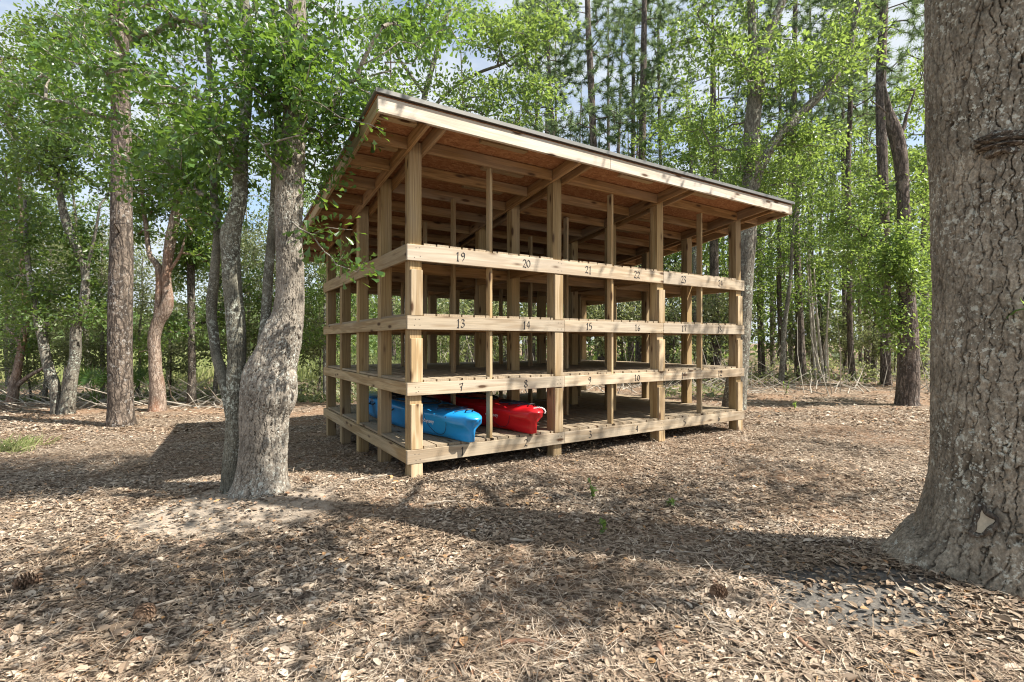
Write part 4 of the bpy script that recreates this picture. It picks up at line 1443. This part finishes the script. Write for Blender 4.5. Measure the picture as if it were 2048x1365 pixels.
YE = base_at(122, 828)
tree('oak_tree', 'two stemmed lichen covered tree splitting at the ground near the left edge', [
    [(134, 836, 34), (133, 823, 28), (140, 775, 23), (146, 740, 20), (151, 710, 19), (152, 659, 19), (160, 626, 20), (169, 597, 17), (171, 549, 14), (163, 517, 16), (148, 484, 15), (135, 452, 16), (125, 415, 13), (112, 340, 9), (108, 260, 6)],
    [(113, 834, 22), (112, 815, 17), (110, 775, 18), (99, 742, 18), (91, 710, 17), (85, 678, 16), (77, 646, 15), (72, 620, 13), (60, 560, 10), (52, 480, 8), (50, 400, 5)],
    [(168, 560, 9), (178, 520, 7), (190, 470, 5), (200, 410, 4)]], YE,
    [(110, 330, 130, 110, YE, 1.3, 110), (60, 480, 100, 90, YE, 1.0, 60), (180, 480, 60, 80, YE, .8, 40), (120, 580, 110, 60, YE + .5, .8, 46), (200, 600, 40, 60, YE + .6, .6, 20), (40, 220, 110, 120, YE, 1.2, 90), (170, 640, 60, 50, YE - .5, .6, 14), (55, 620, 70, 50, YE, .8, 18), (180, 230, 90, 110, YE, 1.0, 70)], M['bark_lichen'], M['leaf_mid'], 63, 36, .10, .30, gap=.5)
YF = base_at(26, 808)
tree('small_tree', 'slim orange brown tree with low forking branches at the far left edge', [
    [(22, 815, 24), (26, 790, 18), (34, 745, 14), (40, 710, 13), (47, 670, 12), (51, 646, 12), (50, 600, 11), (47, 549, 11), (45, 470, 9), (40, 380, 7), (30, 280, 5)],
    [(30, 775, 9), (55, 755, 8), (80, 740, 6), (104, 728, 4)], [(44, 690, 7), (28, 670, 6), (12, 655, 4)]], YF,
    [(20, 420, 90, 110, YF, 1.0, 70), (30, 590, 70, 60, YF, 1.0, 22), (60, 690, 60, 40, YF, .8, 12), (10, 250, 90, 110, YF, 1.2, 76), (60, 110, 110, 90, YF, 1.2, 80), (150, 60, 130, 70, YF, 1.2, 76), (250, 30, 130, 70, YF, 1.2, 50)], M['bark_red'], M['leaf_mid'], 65, 36, .11, .32, gap=.5)
tree('small_tree', 'slim dark upright tree between the crooked red one and the pale oak', [
    [(383, 806, 18), (384, 742, 14), (383, 660, 13), (382, 560, 14), (381, 484, 13), (381, 415, 11), (384, 330, 9), (380, 230, 6)]], 12.6,
    [(390, 500, 60, 60, 12.6, .8, 26), (380, 640, 60, 50, 12.9, .8, 20), (400, 370, 80, 80, 12.6, 1, 40), (440, 600, 60, 80, 13.5, .8, 30), (520, 610, 60, 90, 14, .8, 30), (620, 640, 50, 80, 14, .8, 30)], M['bark_dark'], M['leaf_mid'], 67, 34, .11, .32, gap=.45)

tree('oak_tree', 'yellow green oak whose leafy limbs hang over the high left corner of the roof', [
    [(815, 785, 17), (812, 700, 15), (808, 560, 14), (812, 420, 13), (830, 300, 12), (850, 190, 11), (880, 80, 9), (910, -30, 7)],
    [(832, 290, 7), (880, 200, 7), (950, 150, 6), (1020, 120, 5), (1080, 60, 4)], [(850, 190, 7), (800, 120, 6), (760, 40, 4)]], 12.5,
    [(840, 60, 180, 80, 12, 1.2, 80), (1000, 60, 130, 80, 12, 1.2, 80), (900, 190, 150, 50, 11.5, 1, 56), (1040, 190, 100, 80, 12, 1, 56), (760, 170, 80, 90, 12, 1, 34), (1100, 40, 80, 60, 12, 1, 34), (690, 330, 60, 90, 12.5, 1, 26)],
    M['bark_lichen'], M['leaf_lime'], 91, 36, .105, .32, gap=.43, ns=1.3)
YH = base_at(1468, 818)
tree('oak_tree', 'tall thick hardwood with an arching limb standing right behind the rack', [
    [(1467, 830, 52), (1468, 812, 46), (1474, 755, 40), (1480, 690, 37), (1484, 626, 36), (1487, 560, 36), (1492, 500, 35), (1496, 440, 35), (1502, 371, 34), (1504, 322, 33), (1504, 258, 30), (1511, 193, 29), (1521, 129, 26), (1532, 80, 20), (1548, 40, 17), (1566, 0, 15), (1590, -80, 11), (1605, -170, 7)],
    [(1503, 400, 22), (1512, 355, 22), (1532, 312, 20), (1553, 280, 20), (1585, 245, 19), (1620, 210, 17), (1650, 180, 15), (1679, 142, 13), (1700, 90, 12), (1717, 5, 10), (1730, -90, 7)],
    [(1514, 210, 18), (1510, 140, 18), (1505, 70, 16), (1502, 0, 14), (1495, -110, 9)],
    [(1512, 190, 8), (1490, 145, 6), (1475, 120, 5), (1440, 70, 4), (1400, 40, 3)]], YH,
    [(1440, 90, 120, 110, YH, 1.4, 90), (1560, 100, 130, 100, YH, 1.4, 80), (1400, 260, 90, 90, YH + 1.5, 1.0, 60), (1590, 330, 90, 90, YH + 1, 1.0, 50), (1690, 100, 110, 100, YH, 1.2, 60), (1640, 260, 90, 60, YH, .8, 36), (1520, 380, 70, 50, YH + .5, .8, 30), (1480, 320, 60, 60, YH - .3, .5, 24), (1570, -60, 250, 70, YH, 1.6, 50)],
    M['bark_lichen'], M['leaf_lime'], 69, 36, .10, .32, gap=.47, ns=1.2)
YI = base_at(1815, 810)
tree('snag_tree', 'oak with a broken jagged top and leafy low growth in front of the straight pine', [
    [(1815, 820, 50), (1814, 803, 41), (1816, 771, 39), (1817, 722, 37), (1816, 658, 34), (1813, 593, 29), (1810, 530, 26), (1809, 464, 24), (1806, 400, 22), (1804, 350, 23), (1800, 310, 25), (1794, 280, 26), (1787, 255, 24), (1779, 225, 14), (1773, 195, 8), (1770, 172, 3)],
    [(1798, 270, 8), (1808, 255, 8), (1812, 235, 6), (1822, 205, 4), (1830, 180, 3)], [(1783, 235, 4), (1760, 215, 3), (1740, 200, 2)]], YI,
    [(1815, 500, 60, 80, YI - .5, .6, 90), (1750, 560, 60, 80, YI, .7, 46), (1835, 640, 30, 110, YI + .6, .6, 36), (1740, 440, 90, 70, YI + .5, .8, 46), (1840, 380, 40, 80, YI + .5, .6, 26), (1770, 660, 40, 50, YI, .6, 20), (1820, 180, 50, 90, YI + 1, .8, 28), (1690, 490, 60, 60, YI + 1, .8, 26)],
    M['bark_farpine'], M['leaf_lime'], 71, 36, .10, .30, gap=.42, ns=1.3)
# pale saplings leaning together
sap = [[(1640, 768, 6), (1630, 680, 5), (1622, 580, 4), (1618, 500, 3)], [(1648, 766, 5), (1640, 690, 5), (1632, 610, 4), (1628, 540, 3)], [(1632, 766, 5), (1626, 700, 4), (1619, 600, 4), (1614, 520, 3)], [(1652, 768, 5), (1652, 700, 4), (1656, 620, 3), (1660, 560, 3)]]
slab = ['pale leaning sapling, the tallest of the thin cluster at right', 'pale sapling leaning close beside the tallest thin one', 'leftmost pale sapling of the thin cluster at right', 'rightmost pale sapling of the thin cluster, tilting the other way']
M['bark_pale'] = barkmat('pale_sapling_bark', (.46, .42, .35), (.28, .25, .2), (.55, .55, .5), .4, 1.5, .5, .004)
for i, s in enumerate(sap):
    tree('sapling', slab[i], [s], 18.5, [(s[-1][0], s[-1][1] - 20, 40, 60, 18.5, .8, 10)], M['bark_pale'], M['leaf_lime'], 80 + i, 26, .11, .3, zmin=2.5, group='pale saplings in the woods at right', cat='sapling')

# ---- understory trees behind the rack: a few kinds, copied
def template(seed, H, R, zc, nsp, leafm, bark, size=.13, nl=34, spread=.36):
    g, lg = Geo(), Geo()
    r = np.random.default_rng(seed)
    lean = r.normal(0, .05, 2)
    path = np.array([[lean[0] * z + .05 * math.sin(z * 1.7 + seed), lean[1] * z, z, .012 * H * (1 - .85 * z / H)] for z in np.linspace(-.1, H * .92, 9)])
    p = resample(path, .2)
    tube(g, p[:, :3], p[:, 3], 9)
    q = norm(r.normal(0, 1, (nsp * 4, 3))) * (r.random((nsp * 4, 1)) ** (1 / 2.2))
    pts = q * np.array([R, R, (H - zc) / 2]) + np.array([lean[0] * H * .6, lean[1] * H * .6, (H + zc) / 2])
    pts = pts[vnoise(pts * 1.1, seed + 2) > .44][:nsp]
    e, d = grow(g, [x for x in p if x[2] > zc * .5], pts, seed, .005, .48, .3, .08, 5, .05)
    spray_leaves(lg, e, d, seed + 1, nl, size, spread, 'oval')
    return g, lg, bark, leafm

T = [template(201, 7.0, 2.3, 1.6, 170, M['leaf_lime'], M['bark_dark']), template(202, 9.5, 2.6, 2.6, 190, M['leaf_mid'], M['bark_lichen']),
     template(203, 4.2, 1.9, .5, 130, M['leaf_grey'], M['bark_dark']), template(204, 12.5, 3.0, 4.5, 230, M['leaf_lime'], M['bark_lichen'], .15)]
T += [None, template(206, 8.5, 2.7, 1.7, 190, M['leaf_grey'], M['bark_lichen'], .125, 30, .40)]
def kind(i):
    g, lg, bark, lm = T[i]
    root = empty('understory_tree', (0, 0, 0))
    link('trunk', g.mesh('trunk', bark, True), root); link('crown', lg.mesh('crown', lm, False), root)
    return root
rt = random.Random(12)
first = {}
def put(i, px, Y, s, label, group='leafy young trees in the woods behind the rack', cat='tree'):
    if i not in first:
        first[i] = kind(i); o = first[i]
    else:
        o = copy_tree(first[i])
    X = (px - CX) / F * Y
    o.location = (X, Y, float(gh(np.array([X]), np.array([Y]))[0]) - .03)
    o.rotation_euler = (0, 0, rt.uniform(0, 6.28))
    o.scale = (s, s, s * rt.uniform(.92, 1.1))
    tag(o, label, cat, group)
PUT = [
    (0, 700, 15.5, .8, 'leafy low tree seen between the pale oak and the rear left rack corner'),
    (2, 870, 17, 1.0, 'grey green bush like tree seen through the left bay of the rack'),
    (2, 985, 18, 1.1, 'bushy olive tree seen through the rack left of the middle post'),
    (2, 1160, 18, 1.15, 'bushy olive tree seen through the rack just right of the middle post'),
    (2, 1245, 19, 1.05, 'round pale shrub like tree seen through the rack before the straight light pine'),
    (2, 1345, 18.5, 1.0, 'bushy olive tree seen through the rack before the third front post'),
    (2, 1410, 20, 1.2, 'bushy olive tree seen through the right bay of the rack'),
    (0, 930, 24, 1.2, 'yellow green tree deep behind the left bay of the rack'),
    (1, 1140, 25, 1.1, 'green tree deep behind the middle bay of the rack'),
    (0, 1330, 24, 1.3, 'yellow green tree deep behind the third front post'),
    (3, 1400, 19, 1.0, 'tall light green tree spreading above the right end of the roof'),
    (3, 1490, 25, 1.1, 'tall light green tree behind the thick hardwood'),
    (1, 1560, 17.5, .85, 'mid green tree filling the gap right of the rack corner'),
    (0, 1655, 22, 1.25, 'yellow green tree behind the pale saplings'),
    (3, 1650, 27, 1.15, 'tall light green tree rising behind the arching limb'),
    (1, 1745, 21, 1.0, 'mid green tree between the slim red brown pine and the straight pine'),
    (0, 1830, 16.5, 1.0, 'bright green tree against the left edge of the massive oak trunk'),
    (3, 1850, 22, 1.1, 'tall light green tree high beside the massive oak trunk'),
    (0, 1520, 21, 1.0, 'yellow green tree behind the rack corner post at right'),
    (2, 1590, 22, .9, 'low olive bush tree at the foot of the clean based dark pine'),
    (2, 1690, 23, 1.0, 'low olive bush tree at the foot of the slim red brown pine'),
    (2, 1790, 20, .8, 'low olive bush tree behind the foot of the broken snag'),
    (1, 1010, 27, 1.2, 'tall green tree behind the left half of the roof'),
    (2, 640, 16.5, .8, 'low olive bush tree just left of the rack'),
    (2, 480, 15, .85, 'low olive bush tree behind the foot of the pale oak'),
    (2, 340, 14.2, .6, 'low olive bush behind the foot of the crooked red tree'),
    (2, 205, 14.2, .6, 'low olive bush behind the stout pine'),
    (2, 60, 13.8, .65, 'low olive bush behind the slim orange brown tree'),
    (0, 20, 16, .95, 'leafy tree behind the slim orange brown tree at the left edge'),
    (1, 180, 17, .85, 'leafy tree behind the stout pine at left'),
    (1, 560, 17, .85, 'leafy tree directly behind the leaning pale oak'),
    (1, 780, 19, .8, 'leafy tree behind the left side of the rack'),
    (5, 90, 13.5, .62, 'pale leafed tree filling the gap between the two stemmed tree and the far left edge'),
    (5, 205, 14.0, .60, 'pale leafed tree filling the gap between the two stemmed tree and the stout pine'),
    (5, 275, 14.6, .52, 'pale leafed tree low in the gap right of the stout pine'),
    (5, 430, 13.8, .66, 'pale leafed tree between the slim upright tree and the pale oak'),
    (5, 545, 15.0, .66, 'pale leafed tree seen through the fork of the pale oak'),
    (5, 650, 14.5, .60, 'pale leafed tree between the pale oak and the rack'),
    (5, 130, 17.0, .72, 'pale leafed tree farther back behind the two stemmed tree'),
    (5, 335, 17.5, .74, 'pale leafed tree farther back behind the crooked red tree'),
    (5, 500, 18.5, .80, 'pale leafed tree farther back behind the side stem of the pale oak'),
    (5, 15, 17.5, .70, 'pale leafed tree farther back behind the slim orange brown tree'),
    (5, -20, 14.5, .75, 'pale leafed tree cut off by the left edge of the photo'),
]
for a in PUT: put(*a)

# ---- undergrowth, far wood, far tree line (nobody could count these)
def undergrowth():
    r = np.random.default_rng(300)
    n = 70000
    y = 13.5 + r.random(n) ** 1.3 * 26
    px = r.uniform(-300, 2200, n)
    x = (px - CX) / F * y
    edge = fbm(np.stack([x * .35, y * .35, 0 * x], -1), 3, 31)
    hmax = (.15 + 2.1 * np.clip(edge - .33, 0, 1) * ss(13.5, 18, y)) * np.where(px < 700, .55, 1.0)
    z = r.random(n) ** 1.2 * hmax
    keep = (edge > .36)
    keep &= ~((px > 1480) & (px < 1900) & (y < 17.5))
    keep &= ~((px < 700) & (y > 19) )
    x, y, z = x[keep], y[keep], z[keep]
    n = len(x)
    p = np.stack([x, y, z - .15], -1)
    g = Geo()
    leaves(g, p, norm(r.normal(0, 1, (n, 3)) + [0, 0, .2]), norm(r.normal(0, .5, (n, 3)) + [0, 0, .8]), r.uniform(.08, .17, n), 'oval')
    tag(link('undergrowth', g.mesh('undergrowth', M['leaf_grey'])), kind='stuff')
undergrowth()

def brush():
    r = np.random.default_rng(310)
    g = Geo()
    for k in range(110):
        y, px = r.uniform(13.5, 22), r.uniform(850, 2000)
        x = (px - CX) / F * y; L = r.uniform(.8, 3.0)
        b = np.array([x, y, -.1]); d = np.array([r.normal(0, .22), r.normal(0, .2), 1.0]) * L
        tube(g, [b, b + d * .5 + r.normal(0, .06, 3), b + d], np.array([.012, .009, .004]) * r.uniform(.6, 1.5), 5, False)
    for k in range(560):
        y = r.uniform(14.5, 24)
        px = r.uniform(1000, 1950) if r.random() < .75 else r.uniform(0, 480)
        if px < 700: y = r.uniform(11.8, 15)
        x = (px - CX) / F * y
        a = r.random() * 6.283; L = r.uniform(.4, 1.7); tl = r.uniform(0, .7)
        b = np.array([x, y, float(gh(np.array([x]), np.array([y]))[0])])
        d = np.array([math.cos(a) * math.cos(tl), math.sin(a) * math.cos(tl), math.sin(tl)]) * L
        tube(g, [b, b + d * .5 + r.normal(0, .05, 3), b + d], np.array([.014, .011, .005]) * r.uniform(.6, 1.6), 5, False)
    tag(link('brushwood', g.mesh('brushwood', plain('dead_wood', (.40, .36, .30), .9, 0, .2, .3, 6))), kind='stuff')
brush()

def far_wood():
    r = np.random.default_rng(320)
    n = 60000
    y = r.uniform(30, 60, n)
    px = r.uniform(640, 2300, n)
    x = (px - CX) / F * y
    z = r.random(n) ** 1.25 * np.where(px < 1000, 9, 19) * (y / 45)
    p = np.stack([x, y, z], -1)
    keep = fbm(p * .22, 3, 55) > .47 + .10 * (z / 18)
    p = p[keep]; n = len(p)
    g = Geo()
    leaves(g, p, norm(r.normal(0, 1, (n, 3))), norm(r.normal(0, .6, (n, 3)) + [0, 0, .7]), r.uniform(.3, .62, n), 'diamond')
    o = tag(link('far_wood', g.mesh('far_wood', M['far_leaf'])), kind='stuff')
    g = Geo()
    for k in range(150):
        yy = r.uniform(28, 58); pxx = r.uniform(760, 2200); xx = (pxx - CX) / F * yy
        h = r.uniform(12, 22); rr = r.uniform(.08, .17)
        l_ = r.normal(0, .02, 2)
        tube(g, [[xx, yy, -.3], [xx + l_[0] * h * .5, yy, h * .5], [xx + l_[0] * h, yy + l_[1] * h, h]], [rr, rr * .7, rr * .2], 7, False)
    tag(link('far_trunk_stand', g.mesh('far_trunk_stand', M['bark_farpine'], True)), kind='stuff')
far_wood()

def treeline():
    r = np.random.default_rng(330)
    n = 26000
    y = r.uniform(85, 130, n)
    px = r.uniform(-400, 1000, n)
    x = (px - CX) / F * y
    h = 5.5 + 5 * fbm(np.stack([x * .07, y * 0, y * 0], -1), 3, 61)
    z = r.random(n) * h
    p = np.stack([x, y, z], -1)
    g = Geo()
    leaves(g, p, norm(r.normal(0, 1, (n, 3))), norm(r.normal(0, .6, (n, 3)) + [0, 0, .7]), r.uniform(.7, 1.5, n), 'diamond')
    tag(link('far_treeline', g.mesh('far_treeline', M['far_leaf'])), kind='stuff')
treeline()

# ---- small plants and things on the ground
def palmetto(px, py, Y, s, label):
    b = W(px, py, Y)
    gz = float(gh(b[:1], b[1:2])[0])
    root = empty('palmetto', (b[0], b[1], gz), label, 'palmetto')
    r = np.random.default_rng(int(px))
    gs, gl = Geo(), Geo()
    for f in range(6):
        a = -1.57 + (f - 2.5) * .75 + r.normal(0, .15)
        tip = np.array([math.cos(a) * .35 * s, math.sin(a) * .25 * s, (.62 + .22 * r.random()) * s])
        if f == 2: tip = np.array([-.02, -.12, .72 * s])
        tube(gs, [[0, 0, 0], tip * [.4, .4, .6], tip], [.012, .010, .008], 5)
        out = norm(np.array([tip[0], tip[1] * 1.0 - .12, .12]))
        side = norm(np.cross(out, [0, 0, 1])); upv = np.cross(side, out)
        for t in np.linspace(-2.5, 2.5, 19):
            d = norm(math.cos(t) * upv + math.sin(t) * side + .35 * out)
            L = .42 * s * (1 - .08 * abs(t)); wv = norm(np.cross(d, out)) * .018 * s
            m_ = tip + d * L * .5
            gl.add([tip, m_ - wv, tip + d * L, m_ + wv + out * .008], [[0, 1, 2, 3]])
    link('stalk', gs.mesh('stalk', M['leaf_oak']), root)
    link('frond', gl.mesh('frond', M['leaf_oak']), root)
palmetto(192, 815, 12.3, .95, 'fan leaved palmetto growing between the lichen covered tree and the stout pine')
palmetto(262, 790, 13.3, .9, 'fan leaved palmetto just right of the stout pine')

def seedling(px, py, h, n, label, seed, leafm='leaf_lime', cat='seedling'):
    Y = base_at(px, py)
    X = (px - CX) / F * Y
    z = float(gh(np.array([X]), np.array([Y]))[0])
    root = empty('seedling', (X, Y, z), label, cat)
    r = np.random.default_rng(seed)
    gs, gl = Geo(), Geo()
    for k in range(3):
        d = np.array([r.normal(0, .25), r.normal(0, .25), 1.0]) * h * r.uniform(.6, 1)
        tube(gs, [[0, 0, -.01], d * .5 + r.normal(0, .01, 3), d], [.004, .003, .002], 5)
        t = r.random(n)[:, None]
        p = d * (0.3 + .7 * t)
        leaves(gl, p, norm(r.normal(0, 1, (n, 3)) + [0, 0, .4]), norm(r.normal(0, .4, (n, 3)) + [0, 0, 1]), r.uniform(.03, .065, n), 'oval')
    link('stem', gs.mesh('stem', M['leaf_mid']), root); link('leaf', gl.mesh('leaf', M[leafm]), root)
seedling(1185, 1000, .18, 9, 'small light green seedling in the litter right of the rack front', 1)
seedling(1207, 1068, .10, 6, 'tiny green seedling nearer the camera than the taller one', 2)
seedling(1340, 1015, .09, 5, 'faint small sprout right of the two front seedlings', 3)
seedling(1570, 790, .34, 16, 'low green seedling clump at the edge of the woods right of the rack', 4)
seedling(1590, 820, .22, 10, 'small green tuft in the open ground right of the rack', 5)

def grass_tuft(px, py, label, seed):
    Y = base_at(px, py); X = (px - CX) / F * Y
    z = float(gh(np.array([X]), np.array([Y]))[0])
    r = np.random.default_rng(seed); n = 120
    g = Geo()
    b = np.stack([r.normal(0, .16, n), r.normal(0, .09, n), np.zeros(n)], -1)
    d = np.stack([r.normal(.15, .6, n), r.normal(0, .4, n), r.uniform(.4, 1, n)], -1) * r.uniform(.12, .3, (n, 1))
    s = norm(np.cross(d, r.normal(0, 1, (n, 3)))) * .005
    v = np.stack([b - s, b + s, b + d * .6 + s * .7, b + d * 1.0 + [0, 0, -.03]], 1)
    g.add(v.reshape(-1, 3), np.arange(n * 4).reshape(-1, 4))
    o = link('grass_tuft', g.mesh('grass_tuft', M['marsh_blade']), None, (X, Y, z))
    tag(o, label, 'grass tuft')
grass_tuft(42, 893, 'flattened yellow green grass tuft at the left edge of the clearing', 8)
grass_tuft(10, 905, 'yellow green grass tuft cut by the left edge of the photo', 9)

def pine_cone(px, py, label, yaw, s=.055):
    Y = base_at(px, py); X = (px - CX) / F * Y
    z = float(gh(np.array([X]), np.array([Y]))[0])
    g = Geo()
    n = 84
    i = np.arange(n)
    t = (i + .5) / n
    a = i * 2.39996
    prof = np.sin(np.pi * np.clip(t * .92 + .08, 0, 1)) ** .7
    R = s * .62 * prof
    x = (t - .5) * s * 1.9
    c = np.stack([x, np.cos(a) * R * .45, np.sin(a) * R * .45], -1)
    outd = norm(np.stack([np.full(n, -.35), np.cos(a), np.sin(a)], -1))
    side = norm(np.cross(outd, [1.0, 0, 0]))
    upx = np.cross(side, outd)
    w = (s * .20 * prof + .002)[:, None]
    tipp = c + outd * (R * .75)[:, None]
    v = np.stack([c - side * w * .6, c + side * w * .6, tipp + side * w, tipp + outd * w * .5, tipp - side * w, tipp - upx * w * .5], 1)
    b = i[:, None] * 6
    g.add(v.reshape(-1, 3), np.concatenate([b + np.array([[0, 1, 2, 4]]), b + np.array([[2, 3, 4, 5]])]))
    tube(g, [[-s * .95, 0, 0], [0, 0, 0], [s * .9, 0, 0]], [s * .2, s * .28, s * .06], 8)
    o = link('pine_cone', g.mesh('pine_cone', M.setdefault('cone', plain('pine_cone', (.20, .13, .085), .8, 0, .2, .5, 30))), None, (X, Y, z + s * .62))
    o.rotation_euler = (.1, .15, yaw)
    tag(o, label, 'pine cone', 'pine cones in the leaf litter')
pine_cone(1440, 1198, 'pine cone lying in shade left of the massive oak base', .5, .06)
pine_cone(292, 1240, 'dark pine cone in the leaf litter at lower left', 1.9, .065)
pine_cone(58, 1178, 'brown pine cone near the left edge of the litter', 1.0, .07)
pine_cone(612, 966, 'small dark pine cone beside the foot of the leaning pale oak', 2.0, .05)

def stick(pts, rad, label, name='stick', c='stick_mat', cat='stick'):
    P = []
    for (px, py) in pts:
        Y = base_at(px, py); X = (px - CX) / F * Y
        P.append((X, Y, float(gh(np.array([X]), np.array([Y]))[0]) + rad * .9 + .012, rad))
    P = np.array(P)
    base = P[len(P) // 2, :3].copy()
    p = resample(P, .04)
    r = np.random.default_rng(int(pts[0][0]))
    p[:, :3] += r.normal(0, rad * .25, (len(p), 3))
    p[:, 3] *= np.linspace(1.1, .6, len(p)) * r.uniform(.85, 1.15, len(p))
    g = Geo(); tube(g, p[:, :3], p[:, 3], 7)
    o = link(name, g.mesh(name, M[c], True, base), None, base)
    tag(o, label, cat)
M['stick_mat'] = plain('weathered_stick', (.34, .29, .23), .85, 0, .2, .35, 40)
M['bark_piece'] = plain('bark_strip', (.22, .13, .085), .85, 0, .2, .4, 30)
STICKS = [
    ([(700, 968), (740, 960), (785, 953)], .016, 'pale fallen branch lying left of the corner post'),
    ([(450, 1112), (478, 1102), (497, 1094)], .013, 'short pale stick in the shade below the leaning pale oak'),
    ([(505, 1165), (535, 1148), (560, 1137)], .010, 'thin grey stick lying left of centre in the litter'),
    ([(310, 1222), (350, 1210), (395, 1198)], .010, 'long thin grey stick at lower left'),
    ([(775, 1146), (780, 1170), (803, 1178), (842, 1160)], .008, 'small kinked twig in the shade band at centre'),
    ([(855, 1014), (880, 1010), (910, 1007)], .011, 'dark stick lying in front of the rack corner'),
    ([(1020, 1085), (1045, 1087), (1068, 1086)], .012, 'short dark stick at the middle of the clearing'),
    ([(1780, 1158), (1800, 1185), (1815, 1198)], .007, 'bleached twig at the foot of the massive oak'),
    ([(1840, 1176), (1862, 1190), (1878, 1215)], .008, 'bleached curved twig against the massive oak base'),
    ([(1930, 1232), (1970, 1242), (2000, 1252)], .008, 'pale twig lying across the front of the massive oak base'),
    ([(1290, 1105), (1350, 1108), (1420, 1112)], .006, 'thin straight twig right of centre'),
    ([(140, 1120), (180, 1100), (222, 1080)], .008, 'thin twig crossing the sunny patch at left'),
]
for p, r_, l_ in STICKS: stick(p, r_, l_)
for p, r_, l_ in [([(1003, 1298), (1045, 1292), (1095, 1301)], .013, 'curled reddish bark strip in the sunlit litter at bottom centre'),
                  ([(1315, 1300), (1322, 1320), (1332, 1332)], .014, 'dark bark strip in the litter at bottom right of centre'),
                  ([(1598, 1290), (1615, 1305), (1640, 1318)], .014, 'broad brown bark flake in the litter at lower right')]:
    stick(p, r_, l_, 'bark_strip', 'bark_piece', 'bark strip')

def leaf_litter():
    r = np.random.default_rng(500)
    def batch(n, ymin, ymax, smin, smax, pw):
        y = ymin + (ymax - ymin) * r.random(n) ** pw
        px = r.uniform(-60, 2110, n)
        x = (px - CX) / F * y
        return x, y, r.uniform(smin, smax, n)
    B = [batch(170000, 1.9, 5.5, .018, .060, 1.15), batch(170000, 4.5, 11, .022, .052, 1.1), batch(40000, 9, 20, .05, .10, 1.2)]
    x = np.concatenate([b[0] for b in B]); y = np.concatenate([b[1] for b in B]); s = np.concatenate([b[2] for b in B])
    d1 = np.hypot((x + 2.42) / 1.0, (y - 4.4) / .8); d2 = np.hypot(x - 1.98, (y - 2.86) * 1.35) / .60
    bare = np.minimum(d1, d2)
    keep = (bare > .85) | (r.random(len(x)) < .18)
    pat = fbm(np.stack([x * .9, y * .9, 0 * x], -1), 3, 71)
    keep &= r.random(len(x)) < .12 + 2.0 * np.clip(pat - .30, 0, 1)
    x, y, s = x[keep], y[keep], s[keep]
    n = len(x)
    z = gh(x, y) + r.uniform(.0, .022, n)
    p = np.stack([x, y, z], -1)
    a = r.random(n) * 6.283
    d = np.stack([np.cos(a), np.sin(a), r.normal(0, .17, n)], -1)
    nm = norm(np.stack([r.normal(0, .30, n), r.normal(0, .30, n), np.ones(n)], -1))
    g = Geo()
    s = s * np.where(r.random(n) < .02, 1.6, 1.0)
    h = n // 2
    leaves(g, p[:h], d[:h], nm[:h], s[:h], 'oval', .4, .06)
    leaves(g, p[h:], d[h:], nm[h:], s[h:] * 1.15, 'spoon', -.3, .05)
    # pine needles and splinters
    m = 60000
    yy = 1.9 + 7 * r.random(m) ** 1.3
    xx = (r.uniform(-60, 2110, m) - CX) / F * yy
    kk = np.minimum(np.hypot((xx + 2.42) / 1.0, (yy - 4.4) / .8), np.hypot(xx - 1.98, (yy - 2.86) * 1.35) / .6) + r.normal(0, .12, m) > .8
    xx, yy = xx[kk], yy[kk]; m = len(xx)
    pp = np.stack([xx, yy, gh(xx, yy) + r.uniform(.008, .035, m)], -1)
    aa = r.random(m) * 6.283
    dd = np.stack([np.cos(aa), np.sin(aa), r.normal(0, .1, m)], -1) * r.uniform(.05, .16, (m, 1))
    sd = norm(np.cross(dd, [0, 0, 1.0])) * (.0009 + .0003 * yy)[:, None]
    g.add(np.stack([pp - sd, pp + sd, pp + dd + sd, pp + dd - sd], 1).reshape(-1, 3), np.arange(m * 4).reshape(-1, 4))
    tag(link('leaf_litter', g.mesh('leaf_litter', M['litter'])), kind='stuff')
leaf_litter()
